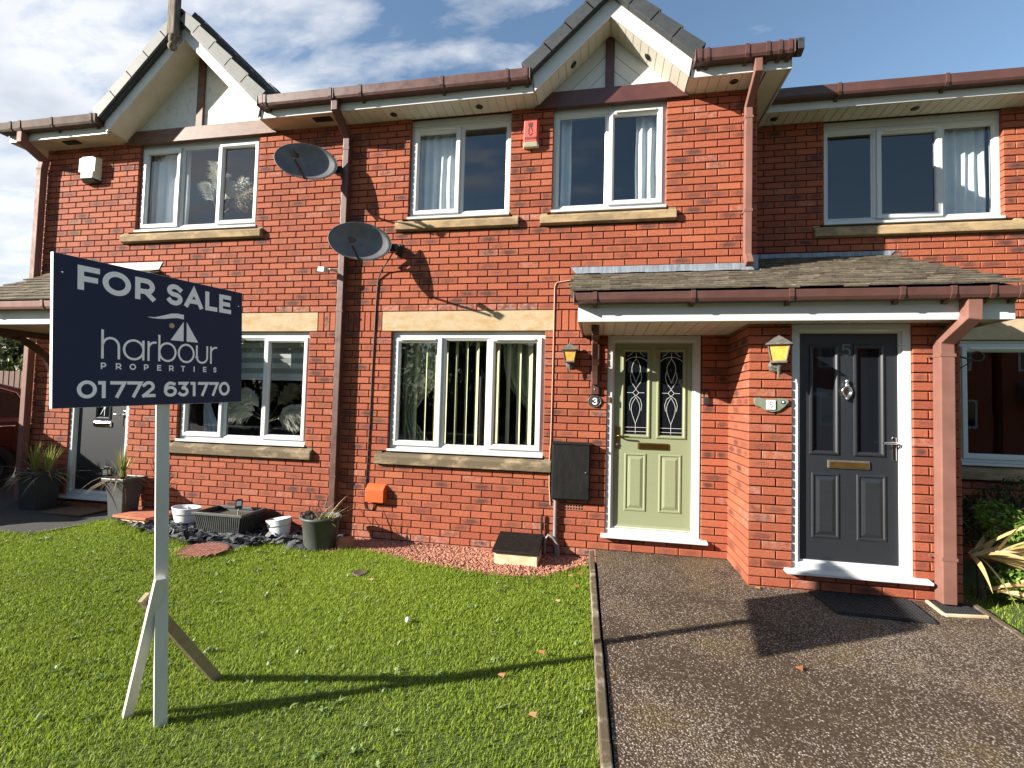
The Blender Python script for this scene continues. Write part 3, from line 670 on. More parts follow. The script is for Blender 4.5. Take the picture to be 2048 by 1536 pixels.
def gable(h, xc, half, apex, zb, style):
    s = (apex-zb)/half; n = math.hypot(1, s); cs_, sn = 1/n, s/n
    fm = 'fascia_white' if style == 'new' else 'upvc_dirty'; tm = 'timber_dark' if style == 'new' else 'timber_worn'
    for d in (-1, 1):
        X = lambda a: xc+d*a
        bd = .185
        pts = [(X(half), zb-.012), (X(0), apex-.012), (X(0), apex+bd), (X(half+.03), zb+bd-.03*s)]
        MB().prism(pts, 'y', -.300, -.281).build('bargeboard', fm, h, .003)
        # sloping soffit
        sm = 'upvc_cream' if style == 'new' else 'soffit_painted'
        sp = MB().prism([(X(half), zb+.012), (X(0), apex+.012), (X(0), apex+.03), (X(half), zb+.03)], 'y', -.28, .02).build('gable_soffit', sm, h)
        if style == 'new':
            k = int(half*n/.1)
            for i in range(k):
                a, c = half*i/k+.0022, half*(i+1)/k-.0022
                MB().prism([(X(a), apex-s*a), (X(c), apex-s*c), (X(c), apex-s*c+.0115), (X(a), apex-s*a+.0115)], 'y', -.279, .0).build('soffit_board', sm, sp, .0015)
            for a in (half*.5,):
                q = MB(); q.T = Matrix.Translation((X(a), -.13, apex-s*a)) @ Matrix.Rotation(d*math.atan(s), 4, 'Y'); q.lathe([(.0, -.006), (.036, -.006), (.04, -.002), (.04, .004)], (0, 0, 0), 20); q.build('soffit_vent', 'black_plastic', sp)
        # verge caps stepped up the slope
        k = 4 if style == 'new' else 5; Ls = half*n+.10; ln = Ls/k; vm = 'verge_slate' if style == 'new' else 'verge_grey'
        ox, oz = X(half+.045), zb+bd-.045*s                      # bottom of the upper bargeboard edge
        ux, uz = -d*cs_, sn; nx, nz = d*sn, cs_                  # along / outward
        for i in range(k):
            a0, a1 = i*ln, (i+1)*ln+(.02 if i < k-1 else -.03)
            P = lambda a, b: (ox+ux*a+nx*b, oz+uz*a+nz*b)
            hi = .140; lo = .118
            q = MB(); q.prism([P(a0, -.004), P(a1, -.004), P(a1, lo), P(a0, hi)], 'y', -.375+(i % 2)*.0, -.28)
            q.prism([P(a0, hi-.02), P(a1, lo-.02), P(a1, lo), P(a0, hi)], 'y', -.279, -.16)
            q.build('verge_cap', vm, h, .004)
        if style != 'new':
            MB().prism([(ox+nx*-.03, oz+nz*-.03), (ox+ux*(Ls-.05)+nx*-.03, oz+uz*(Ls-.05)+nz*-.03), (ox+ux*(Ls-.05)-nx*.0, oz+uz*(Ls-.05)), (ox, oz)], 'y', -.345, -.302).build('undercloak', 'verge_slate', h)
        # gablet roof slope (plain tile courses)
        P = lambda a, b: (ox+ux*a+nx*b, oz+uz*a+nz*b)
        rf = MB().prism([P(-.12, .06), P(Ls, .06), P(Ls, .09 if style == 'new' else .188), P(-.12, .09 if style == 'new' else .188)], 'y', -.278, 2.0).build('gable_roof', 'tile_dark', h)
        g = .105; nc = int((Ls+.1)/g)
        if style != 'new' and d == 1:
            pat = [MB().prism([(0, .022+w), (.19, .0), (.19, .013), (0, .036+w)], 'y', -.081, .081) for w in (0, .004, -.003)]
            tms = []
            for pm_ in pat:
                o = pm_.build('roof_tile', 'tile_dark', rf, origin=(0, 0, 0)); tms.append(o.data); bpy.data.objects.remove(o)
            ang = -math.atan2(uz, ux)
            for i in range(nc):
                for j in range(7):
                    p = P(-.10+i*g, .192); o = link('roof_tile', tms[(i*3+j) % 3], (p[0], -.165+.166*j+(.083 if i % 2 else 0), p[1]), rf); o.rotation_euler = (0, ang, random.uniform(-.006, .006))
            q = MB()
            for i in range(nc): q.prism([P(-.10+i*g, .206), P(-.10+i*g+.19, .192), P(-.10+i*g+.19, .205), P(-.10+i*g, .219)], 'y', 1.08, 2.0)
            tag(q.build('roof_tiles', 'tile_dark', rf), kind='stuff')
        else:
            q = MB()
            for i in range(nc): q.prism([P(-.10+i*g, .104), P(-.10+i*g+.19, .092), P(-.10+i*g+.19, .104), P(-.10+i*g, .117)], 'y', -.155, 2.0)
            tag(q.build('roof_tiles', 'tile_dark', rf), kind='stuff')
        # infill of the gable face
        iz0 = zb+.135
        if style == 'new':
            hw = (apex-iz0)/s; bw = .125; k = 0; x_at = lambda z, c: None
            while True:                                             # boards run parallel to the verge
                t0, t1 = k*bw*n, (k+1)*bw*n                         # vertical drop below the slope line
                A = lambda t: [max(0, 0), t]
                # polygon between lines z=apex-s*a-t0 and -t1, a from 0 to where z = iz0
                a0 = (apex-t0-iz0)/s; a1 = (apex-t1-iz0)/s
                if a0 < .03: break
                g0 = .002*n
                poly = [(X(.0), apex-t0-g0), (X(a0-g0/s), iz0)]
                if a1 > .0: poly += [(X(a1+g0/s), iz0), (X(0), apex-t1+g0)]
                else: poly += [(X(0), iz0)]
                MB().prism(poly, 'y', -.012, -.001).build('gable_board', 'upvc', h, .0015)
                k += 1
            MB().prism([(X(0), apex+.01), (X(half), zb), (X(0), zb)], 'y', .0, .06).build('gable_backing', 'upvc', h)
        else:
            MB().prism([(X(.0), apex+.02), (X((apex+.02-iz0)/s), iz0), (X(0), iz0)], 'y', -.004, .06).build('gable_panel', 'render_stained', h)
    # king post and tie beam
    MB().box(xc-.047, xc+.047, -.034, .02, zb+.13, apex-.02).build('king_post', tm, h, .003)
    b0, b1 = zb-.035, zb+.137
    MB().prism([(xc-half-.045, b0), (xc+half+.045, b0), (xc+half-.105, b1), (xc-half+.105, b1)], 'y', -.036, .03).build('tie_beam', tm, h, .003)
    # ridge
    MB().prism([(xc-.11, apex+.235), (xc, apex+.335), (xc+.11, apex+.235), (xc+.09, apex+.215), (xc, apex+.30), (xc-.09, apex+.215)], 'y', -.36, 2.1).build('ridge_tile', 'verge_slate' if style == 'new' else 'tile_dark', h, .004)
gable(H1, -5.0, 1.06, 5.75, 4.70, 'old')
gable(H3, .04, .755, 5.40, 4.70, 'new')
q = MB(); q.box(-5.125, -5.015, -.43, -.345, 5.72, 6.55); q.tube([(-5.07, -.385, 5.72), (-5.07, -.385, 5.66), (-5.07, -.385, 5.64)], [.045, .045, .03], 10)
q.lathe([(.0, -.07), (.03, -.062), (.048, -.035), (.05, -.01), (.036, .02), (.02, .04)], (-5.07, -.385, 5.62), 14)
q.box(-5.10, -5.04, -.344, -.30, 5.80, 6.10); q.build('finial', 'timber_rotten', H1, .012)
for h, x0, x1, yf, zs, gp in ((H1, -7.60, -2.951, 0, 4.70, (-6.10, -3.90)), (H3, -2.949, 1.72, 0, 4.70, (-.77, .85)), (H5, 1.73, 6.8, .785, 4.755, None)): main_roof(h, x0, x1, yf, zs+.19, gp)
# house 1 eaves
eave(H1, -7.60, -6.075, 0, 4.70, 'upvc_dirty'); eave(H1, -3.925, -2.951, 0, 4.70, 'upvc_dirty')
q = MB(); q.box(-7.60, -6.04, -.257, .02, 4.70, 4.712); q.box(-7.60, -7.372, .021, 3.5, 4.70, 4.712); q.build('soffit', 'soffit_stained', H1); cbox('soffit', 'soffit_stained', H1, -3.96, -2.951, -.257, .02, 4.70, 4.712)
cbox('eave_end', 'upvc_dirty', H1, -7.618, -7.602, -.27, 3.5, 4.686, 4.84)
for vx in (-6.78, -3.21):
    v = cbox('soffit_grille', 'black_void', H1, vx-.11, vx+.11, -.19, -.11, 4.690, 4.699)
    for k in range(5): cbox('slat', 'print_black', v, vx-.108, vx+.108, -.186+.016*k, -.178+.016*k, 4.686, 4.6895)
gutter(H1, -7.66, -6.13, -.26, 4.775, 4.885, 'brown_upvc_sooty', brackets=(-7.45, -7.30, -6.80, -6.20))
gutter(H1, -3.89, -2.948, -.26, 4.775, 4.885, brackets=(-3.84, -3.80, -2.985))
# house 3 eaves
eave(H3, -2.949, -.735, 0, 4.70); eave(H3, .815, 1.72, 0, 4.70)
soffit_boards(H3, None, -2.949, -.72, -.257, .015, 4.70, 'upvc_cream', vent=((-1.354, -.11), (-2.354, -.11)))
soffit_boards(H3, None, .80, 1.50, -.257, .015, 4.70, 'upvc_cream', vent=((1.244, -.139),))
cbox('soffit_board', 'upvc_cream', H3, 1.51, 1.70, -.257, 3.5, 4.701, 4.712, .002)
MB().prism([(-.275, 4.686), (3.5, 4.686), (3.5, 4.86+3.77*PT), (-.275, 4.85)], 'x', 1.703, 1.722).build('eave_end', 'fascia_white', H3, .003)
MB().prism([(-.375, 4.86), (3.5, 4.86+3.87*PT), (3.5, 4.90+3.87*PT), (-.375, 4.90)], 'x', 1.70, 1.78).build('verge_cap', 'verge_slate', H3, .004)
MB().prism([(-.375, 4.80), (-.30, 4.77), (-.22, 4.83), (-.22, 4.90), (-.375, 4.905)], 'x', 1.735, 1.79).build('verge_end', 'verge_slate', H3, .004)
gutter(H3, -2.946, -.76, -.26, 4.775, 4.885, brackets=(-2.63, -1.698, -.998, -.80))
gutter(H3, .84, 1.71, -.26, 4.775, 4.885, brackets=(.88, .95, 1.30, 1.48, 1.585, 1.67))
# house 5 eaves
eave(H5, 1.53, 6.8, .785, 4.755, hgt=.13); soffit_boards(H5, None, 1.51, 6.0, .528, .80, 4.755, 'upvc_cream', bw=.098, vent=((1.875, .663), (3.279, .672)))
gutter(H5, 1.53, 6.8, .525, 4.825, 4.935, brackets=(1.62, 2.43, 3.42, 4.30))
# downpipes
downpipe(H3, [(-2.945, -.32, 4.78), (-2.945, -.32, 4.68), (-2.935, -.062, 4.50), (-2.935, -.062, -.04)], [(-2.935, -.062, 4.36), (-2.935, -.062, 3.86), (-2.935, -.062, 2.47), (-2.935, -.062, .6)], w_=.075)
downpipe(H3, [(1.41, -.32, 4.78), (1.41, -.32, 4.66), (1.40, -.062, 4.47), (1.395, -.062, 2.98), (1.395, -.14, 2.87)], [(1.40, -.062, 4.36), (1.395, -.062, 3.42)], 'brown_upvc_faded')
downpipe(H1, [(-7.33, -.32, 4.78), (-7.33, -.32, 4.66), (-7.335, -.065, 4.53), (-7.36, -.065, 4.4), (-7.36, -.065, .05)], [(-7.36, -.065, 4.42), (-7.36, -.065, 2.2), (-7.36, -.065, .5)], 'brown_upvc_faded', w_=.08)

# ------------------------------------------------------------------ tiled porch canopies
def canopy(name, loc, label, xl, xr, ye, ze, slope, strips, fx0, fx1, yf, zs, brackets, mats):
    K = empty(name, loc, label, 'canopy', 'tiled porch canopies')
    L_ = math.hypot(1, slope); cy_, sy_ = 1/L_, slope/L_; g = .115
    tw = .172; th = .014
    pats = []
    rs = random.Random(5)
    deck = None
    top = max(s[2] for s in strips)
    for (a, b, yt) in strips:
        mdeck = MB().prism([(ye+.02, ze-.012), (yt, ze+(yt-ye)*slope-.004), (yt, ze+(yt-ye)*slope-.03), (ye+.02, ze-.04)], 'x', a+.004, b-.004).build('roof_deck', 'tile_dark', K)
        deck = deck or mdeck
        nc = int((yt-ye)*L_/g)
        if not pats:
            for w in range(5):
                q = MB(); h0 = th+rs.uniform(.017, .026); e = rs.uniform(-.003, .003)
                q.add([(-tw/2+.0015, 0, h0-th), (tw/2-.0015, e, h0-th+rs.uniform(-.002, .002)), (tw/2-.0015, .2, -.001), (-tw/2+.0015, .2, -.001), (-tw/2+.0015, 0, h0), (tw/2-.0015, e, h0+rs.uniform(-.002, .002)), (tw/2-.0015, .2, th-.001), (-tw/2+.0015, .2, th-.001)], [(0,3,2,1),(4,5,6,7),(0,1,5,4),(1,2,6,5),(2,3,7,6),(3,0,4,7)])
                o = q.build('roof_tile', 'tile_plain', None, origin=(0, 0, 0)); pats.append(o.data); bpy.data.objects.remove(o)
        for i in range(nc):
            s0 = i*g; x = a+tw/2-(tw/2 if i % 2 else 0)
            while x < b+tw*.4:
                xx = min(max(x, a+tw/2*.6), b-tw*.3)
                o = link('roof_tile', pats[rs.randrange(5)], (xx, ye+s0*cy_, ze+s0*sy_), deck); o.rotation_euler = (math.atan(slope)+rs.uniform(-.008, .008), 0, rs.uniform(-.01, .01))
                x += tw
    cbox('fascia', mats['fascia'], K, fx0, fx1, yf-.016, yf, zs-.013, zs+.165, .003)
    for xx in (fx0, fx1-.015): cbox('fascia_return', mats['fascia'], K, xx+.0005, xx+.0145, yf+.001, -.002 if xx == fx0 else max(s[2] for s in strips)-.01, zs-.013, zs+.155, .002)
    gutter(K, fx0-.03, fx1+(.35 if xr > 0 else .03), yf-.016, zs+.132, zs+.212, brackets=brackets, mat=mats.get('gutter', 'brown_upvc'))
    return K, deck
K3, D3 = canopy('porch_canopy', (1.4, -.4, 2.2), 'moss-grey tiled porch canopy stretching over the sage green and charcoal doors', -.27, 3.05, -.945, 2.425, .435, [(-.27, 1.50, -.012), (1.50, 3.06, .77)], -.20, 3.02, -.87, 2.20, (-.057, .726, 1.454, 2.217, 2.55, 2.80, 2.98), dict(fascia='fascia_white'))
s = soffit_boards(K3, None, -.18, 1.24, -.853, -.004, 2.20, 'upvc_cream', bw=.1)
soffit_boards(K3, None, 1.24, 3.0, -.853, -.66, 2.20, 'upvc_cream', bw=.1)
# lead flashings dressed over the tiles
def flash(K, x0, x1, y, zt, zb, run, mat, dl=.06, dr=0):
    q = MB(); n = 12
    for i in range(n):
        a, b = x0+(x1-x0)*i/n, x0+(x1-x0)*(i+1)/n; j = .003*math.sin(i*2.1)
        la, lb = (a+dl*(1 if i == 0 else 0), b); ra = b-(dr if i == n-1 else 0)
        q.add([(a, y-.008, zt), (b, y-.008, zt), (ra, y-.010, zb+.02+j), (la, y-.010, zb+.02+j), (ra, y-run, zb-run*.43+.03+j), (la, y-run, zb-run*.43+.03+j)], [(0, 1, 2, 3), (3, 2, 4, 5)])
    return q.build('lead_flashing', mat, K, recalc=False)
flash(K3, -.335, 1.50, 0, 2.925, 2.835, .05, 'lead'); flash(K3, 1.50, 3.14, .785, 3.245, 3.175, .05, 'lead', 0, .05)
cbox('flashing_step', 'lead', K3, 1.43, 1.512, -.012, .02, 2.80, 3.0)
# timber bracket by the green door
def bracket(K, x, yw, z0, zt, yo, mat):
    m = MB(); m.box(x-.04, x+.04, yw-.035, yw-.002, z0, zt-.02)
    pts = []
    n = 10
    for i in range(n+1):
        t = i/n; yy = yw-.03-(yo-.03)*(1-math.cos(t*math.pi/2)); z_ = z0+.10+(zt-.05-z0-.10)*math.sin(t*math.pi/2); pts.append((x, yy, z_))
    m.sweep(pts, .055, .075, (0, -1, .3)); m.box(x-.035, x+.035, yw-yo-.04, yw-.036, zt-.075, zt-.004)
    o = m.build('timber_bracket', mat, K, .004)
    q = MB(); q.lathe([(.0, -.002), (.01, -.002), (.012, .004)], (0, 0, 0), 10); q.v = [Vector((x+v.x, yw-.036+v.z, z0+.05+v.y)) for v in q.v]; q.build('bolt', 'steel_dull', o)
bracket(K3, -.055, 0, 1.585, 2.2, .62, 'bracket_brown')
K1, D1 = canopy('porch_canopy', (-6.3, -.4, 2.2), 'brown tiled porch canopy with white fascia over the charcoal door behind the for sale board', -7.1, -5.47, -1.0, 2.42, .6, [(-7.12, -5.47, -.012)], -7.05, -5.52, -.93, 2.20, (-6.62, -5.75), dict(fascia='upvc_dirty', gutter='brown_upvc_faded'))
cbox('soffit', 'soffit_stained', K1, -7.03, -5.54, -.913, -.004, 2.20, 2.212)
flash(K1, -7.1, -5.44, 0, 3.135, 3.01, .06, 'lead_shabby', 0, .06)
bracket(K1, -6.98, 0, 1.5, 2.2, .72, 'bracket_brown'); bracket(K1, -5.62, 0, 1.5, 2.2, .72, 'bracket_brown')
dp = downpipe(K3, [(2.705, -.93, 2.35), (2.705, -.93, 2.20), (2.655, -.72, 2.04), (2.655, -.72, 1.9), (2.65, -.72, .02)], [(2.655, -.72, 1.93), (2.65, -.72, .36)], 'brown_upvc_faded', w_=.098)

# ------------------------------------------------------------------ front doors
NY = Vector((0, -1, 0))
def strokes(name, mat, parent, lines, width, f, Nrm, off=.0012, step=.0002):
    m = MB()
    for i, ln_ in enumerate(lines): m.ribbon([f(*p) for p in ln_], width, Nrm, off+step*i)
    return m.build(name, mat, parent, recalc=False)
def arc(cx, cz, rx, rz, a0, a1, n=14): return [(cx+rx*math.cos(math.radians(a0+(a1-a0)*i/n)), cz+rz*math.sin(math.radians(a0+(a1-a0)*i/n))) for i in range(n+1)]
def frontdoor(h, fx, leaf, yp, mat, panes, panels, fz, sill):
    x0, x1, z0, z1 = fx[0], fx[1], fz[0], fz[1]
    fr = MB(); a, b, c, d = leaf
    fr.ring(x0, x1, z0, z1, [(0, yp+.018), (.05, yp+.018), (.058, yp+.028), (.058, yp+.045), (.074, yp+.045), (.074, yp+.11), (0, yp+.11)])
    fo = fr.build('door_frame', 'upvc', h, .002)
    MB().prism([(yp-.075, sill[2]-.028), (yp-.075, sill[2]-.006), (yp-.02, sill[2]+.002), (yp+.10, sill[2]+.012), (yp+.10, sill[2]-.028)], 'x', sill[0], sill[1]).build('threshold', 'upvc', fo, .005)
    y = yp+.062
    m = MB(); slab_holes(m, a, b, c, d, [p for p in panes], y, y+.04); D = m.build('door', mat, h, .002)
    MB().prism([(y-.018, c-.004), (y-.018, c+.012), (y-.001, c+.045), (y-.001, c-.004)], 'x', a+.004, b-.004).build('weather_bar', mat, D)
    for (p, q, r_, s_) in panes:
        MB().ring(p-.034, q+.034, r_-.034, s_+.034, [(0, y-.001), (.004, y-.011), (.016, y-.014), (.026, y-.006), (.033, y+.006), (.035, y+.014), (.035, y+.03), (0, y+.03)]).build('moulding', mat, D, 0)
        g = MB().ring(p-.002, q+.002, r_-.002, s_+.002, [(0, y+.012)], closed=False, cap=True).build('pane', 'glass_dark', D, recalc=False)
    for (p, q, r_, s_) in panels:
        MB().ring(p, q, r_, s_, [(0, y-.0005), (.006, y-.008), (.018, y-.009), (.026, y+.000), (.034, y-.0012), (.060, y-.010)], closed=False, cap=True).build('raised_panel', mat, D, 0)
    return fo, D, y
pg = [(.252, .474, 1.182, 2.035), (.603, .825, 1.182, 2.035)]
F3, D3d, yd = frontdoor(H3, (.072, .988), (.148, .912, .215, 2.135), 0, 'door_green', pg, [(.258, .475, .40, .99), (.598, .820, .40, .99)], (.163, 2.2), (.03, 1.055, .168))
for (p, q, r_, s_) in pg:
    W_, Hh = q-p, s_-r_; c = .5
    def fm(u, v, p=p, W_=W_, r_=r_, Hh=Hh): return Vector((p+u*W_, yd+.012, r_+v*Hh))
    lens = lambda z0, z1, wd: [[(c+sg*wd*math.sin(math.pi*t/12)*(1-.25*math.cos(math.pi*t/12)), z0+(z1-z0)*t/12) for t in range(13)] for sg in (-1, 1)]
    ls = lens(.63, .92, .19)+lens(.13, .45, .19)+[[(c-.02, .47), (.30, .43), (.22, .36), (.26, .29)], [(c+.02, .47), (.70, .43), (.78, .36), (.74, .29)],
        [(.28, .76), (.24, .69), (.30, .63), (c, .55)], [(.72, .76), (.76, .69), (.70, .63), (c, .55)], [(.12, .505), (.38, .505)], [(.62, .505), (.88, .505)], [(c, .545), (.36, .505), (c, .465), (.64, .505), (c, .545)],
        [(c, .015), (c, .13)], [(.02, .035), (.98, .035)], [(.02, .085), (.98, .085)], [(c, .92), (c, .985)], arc(.5, .84, .55, .10, 28, 152, 12), arc(-.05, 1.06, .45, .12, 290, 350, 6), arc(1.05, 1.06, .45, .12, 190, 250, 6)]
    strokes('leading', 'lead_came', D3d, ls, .0042, fm, NY, .001, .00025)
    cbox('leading_strip', 'lead_came', D3d, p+.004, q-.004, yd+.0105, yd+.0112, r_+.036*Hh, r_+.084*Hh) if False else None
q = cbox('letterbox', 'brass_plate', D3d, .388, .690, yd-.014, yd-.001, 1.035, 1.10, .004); cbox('flap', 'brass', q, .400, .678, yd-.019, yd-.0145, 1.046, 1.089, .003)
q = cbox('door_handle', 'brass', D3d, .162, .200, yd-.012, yd-.001, 1.03, 1.262, .005); MB().tube([(.181, yd-.01, 1.165), (.181, yd-.05, 1.165), (.20, yd-.056, 1.165), (.30, yd-.052, 1.158)], .009, 8).build('lever', 'brass', q); MB().tube([(.181, yd-.012, 1.075), (.181, yd-.02, 1.075)], .011, 10).build('keyhole', 'steel_dull', q)
cbox('hinge', 'brass', F3, .098, .112, -.002, .017, 1.50, 1.56, .002)
pc = [(1.772, 1.93, 1.14, 2.0), (2.108, 2.27, 1.14, 2.0)]
F5, D5d, ye5 = frontdoor(H5, (1.587, 2.476), (1.660, 2.402, .20, 2.135), -.654, 'door_charcoal', pc, [(1.755, 1.968, .415, .955), (2.095, 2.315, .415, .955)], (.16, 2.2), (1.525, 2.57, .165))
q = cbox('letterbox', 'steel_dull', D5d, 1.875, 2.19, ye5-.014, ye5-.001, .998, 1.066, .005); cbox('flap', 'brass_plate', q, 1.89, 2.175, ye5-.018, ye5-.0145, 1.006, 1.052, .003)
q = cbox('door_handle', 'chrome', D5d, 2.356, 2.386, ye5-.012, ye5-.001, 1.08, 1.27, .005); MB().tube([(2.371, ye5-.01, 1.225), (2.371, ye5-.052, 1.225), (2.35, ye5-.056, 1.225), (2.268, ye5-.052, 1.222)], .009, 8).build('lever', 'chrome', q)
q = MB(); q.lathe([(.0, .05), (.012, .045), (.016, .03), (.008, .018), (.016, .008), (.022, -.01), (.014, -.02)], (2.017, ye5-.02, 1.69), 12); q.tube([(2.017-.035*math.sin(a), ye5-.022, 1.635-.042*math.cos(a)) for a in [math.radians(k) for k in range(-150, 151, 25)]], .009, 8); q.lathe([(.0, -.016), (.013, -.009), (.014, .006), (.0, .014)], (2.017, ye5-.02, 1.58), 10); q.box(1.985, 2.05, ye5-.012, ye5-.001, 1.60, 1.665); q.build('door_knocker', 'chrome', D5d)
DIG = {'5': [[(.62, 1), (.10, 1), (.06, .58)], [(.06, .58), *arc(.33, .33, .33, .33, 118, -140, 16)]],
       '3': [[*arc(.32, .75, .28, .25, 165, -90, 14)], [*arc(.32, .26, .32, .26, 90, -165, 16)]]}
def num(ch, cx, cz, hgt, y, mat, parent, w_, nm='house_number'):
    return strokes(nm, mat, parent, DIG[ch], w_, lambda u, v: Vector((cx+(u-.33)*hgt, y, cz+(v-.5)*hgt)), NY, .001)
num('5', 2.022, 1.985, .088, ye5-.001, 'steel_dull', D5d, .012)
pd = [(-6.42, -6.25, 1.15, 1.95)]
F1, D1d, y1d = frontdoor(H1, (-6.742, -5.833), (-6.668, -5.907, .185, 2.135), 0, 'door_charcoal', [(-6.37, -6.20, 1.16, 1.95)], [], (.145, 2.2), (-6.84, -5.75, .15))
q = cbox('letterbox', 'chrome', D1d, -6.42, -6.145, y1d-.016, y1d-.001, 1.035, 1.10, .005); cbox('flap', 'chrome', q, -6.41, -6.155, y1d-.021, y1d-.0165, 1.045, 1.085, .004)
q = cbox('door_handle', 'chrome', D1d, -5.965, -5.932, y1d-.012, y1d-.001, 1.05, 1.25, .005); MB().tube([(-5.948, y1d-.01, 1.2), (-5.948, y1d-.05, 1.2), (-5.97, y1d-.056, 1.2), (-6.06, y1d-.05, 1.2)], .009, 8).build('lever', 'chrome', q)
strokes('leading', 'lead_came', D1d, [[(.5, .02), (.5, .3)], [(.1, .3), (.5, .12), (.9, .3)], [(.1, .02), (.9, .3)]], .007, lambda u, v: Vector((-6.37+u*.17, y1d+.012, 1.16+v*.79)), NY)

# ------------------------------------------------------------------ things fixed to the walls
def lantern(x, y, zt, sc, rot, label):
    R_ = empty('wall_lantern', (x, y, zt-.36*sc), label, 'lantern', 'lanterns beside the doors')
    T = Matrix.Translation((x, y-.105*sc, zt)) @ Matrix.Rotation(rot, 4, 'Z') @ Matrix.Scale(sc, 4)
    A = math.pi/4
    def pyr(r0, z0, r1, z1): return [(r*math.cos(A+k*math.pi/2), r*math.sin(A+k*math.pi/2), z) for r, z in ((r0, z0), (r1, z1)) for k in range(4)]
    side = [(k, (k+1) % 4, 4+(k+1) % 4, 4+k) for k in range(4)]
    m = MB(); m.T = T; m.add(pyr(.155, -.105, .14, -.092), side+[(3, 2, 1, 0)]); m.add(pyr(.14, -.092, .055, -.04), side); m.add(pyr(.055, -.04, .03, -.025), side+[(4, 5, 6, 7)]); m.lathe([(.012, -.03), (.016, -.015), (.01, 0)], (0, 0, 0), 10); m.build('lantern_roof', 'lantern_iron', R_, .002)
    m = MB(); m.T = T
    for k in range(4):
        a = A+k*math.pi/2; m.tube([(.118*math.cos(a), .118*math.sin(a), -.104), (.082*math.cos(a), .082*math.sin(a), -.245)], .0075, 6)
    m.add(pyr(.09, -.262, .09, -.243), side+[(3, 2, 1, 0), (4, 5, 6, 7)]); m.tube([(0, 0, -.262), (0, 0, -.28), (0, 0, -.30), (0, 0, -.36), (0, 0, -.39)], [.028, .03, .018, .012, .006], 12); m.build('lantern_cage', 'lantern_iron', R_)
    for k in range(4):
        m = MB(); m.T = T; a, b_ = A+k*math.pi/2, A+(k+1)*math.pi/2
        m.add([(.115*math.cos(a), .115*math.sin(a), -.106), (.115*math.cos(b_), .115*math.sin(b_), -.106), (.079*math.cos(b_), .079*math.sin(b_), -.243), (.079*math.cos(a), .079*math.sin(a), -.243)], [(0, 1, 2, 3)]); m.build('amber_pane', 'glass_amber', R_, recalc=False)
    m = MB(); m.lathe([(.0, 0), (.045*sc, 0), (.06*sc, .02*sc)], (0, 0, 0), 8)
    m.v = [Vector((x+v.x, y-.03*sc+v.z*1.4, zt-.285*sc+v.y)) for v in m.v]; m.tube([(x, y-.001, zt-.285*sc), (x, y-.105*sc, zt-.285*sc)], .020*sc, 10); m.build('wall_plate', 'lantern_iron', R_, .002)
lantern(-.315, 0, 2.115, .80, 0, 'small black wall lantern with amber glass beside the oval number 3 plaque')
lantern(1.448, -.654, 2.10, .93, math.radians(-18), 'large grey wall lantern with amber glass beside the charcoal door')
# plaques
P = empty('number_plaque', (-.055, 0, 1.51), 'oval black house number 3 plaque on the brick wall', 'plaque')
q = MB(); q.lathe([(.0, .012), (.062, .012), (.068, .010), (.070, 0)], (0, 0, 0), 28, sx=1, sy=.92); q.v = [Vector((-.055+v.x, -v.z-.002, 1.512+v.y)) for v in q.v]; pl = q.build('plate', 'print_black', P)
q = MB(); q.tube([(-.055+.064*math.cos(a), -.0145, 1.512+.059*math.sin(a)) for a in [2*math.pi*k/28 for k in range(29)]], .004, 6, cap=False); q.build('rim', 'steel_dull', P); num('3', -.052, 1.512, .06, -.0155, 'pale_print', P, .011, 'digit')
P = empty('number_plaque', (1.42, -.654, 1.5), 'green slate number 5 plaque with white tile and blue eye bead', 'plaque')
out5 = [(1.282, 1.565), (1.33, 1.572), (1.37, 1.556), (1.45, 1.562), (1.50, 1.57), (1.545, 1.565), (1.556, 1.54), (1.525, 1.50), (1.48, 1.462), (1.43, 1.45), (1.37, 1.462), (1.335, 1.49), (1.30, 1.50), (1.285, 1.53)]
pm('green_slate', (.10, .125, .085), (.16, .18, .13), 25, .8)
MB().prism(out5, 'y', -.674, -.656).build('slate', 'green_slate', P, .003); tl = cbox('tile', 'pale_print', P, 1.378, 1.448, -.684, -.6745, 1.472, 1.550, .003); num('5', 1.412, 1.511, .04, -.6845, 'print_black', tl, .005, 'digit')
q = MB(); q.lathe([(.0, .006), (.012, .005), (.017, 0)], (0, 0, 0), 16); q.v = [Vector((1.508+v.x, -.6745-v.z, 1.537+v.y)) for v in q.v]; q.build('bead', 'sign_navy', P)
q = MB(); q.lathe([(.0, .0085), (.007, .008), (.009, .006)], (0, 0, 0), 12); q.v = [Vector((1.508+v.x, -.6745-v.z, 1.537+v.y)) for v in q.v]; q.build('bead_pupil', 'pale_print', P)
P = empty('doorbell', (1.04, 0, 1.57), 'black doorbell box on brick between green door and porch', 'doorbell'); cbox('case', 'black_plastic', P, 1.012, 1.066, -.024, -.001, 1.505, 1.648, .004); cbox('button', 'red_slab', P, 1.025, 1.052, -.028, -.0245, 1.58, 1.628, .002)
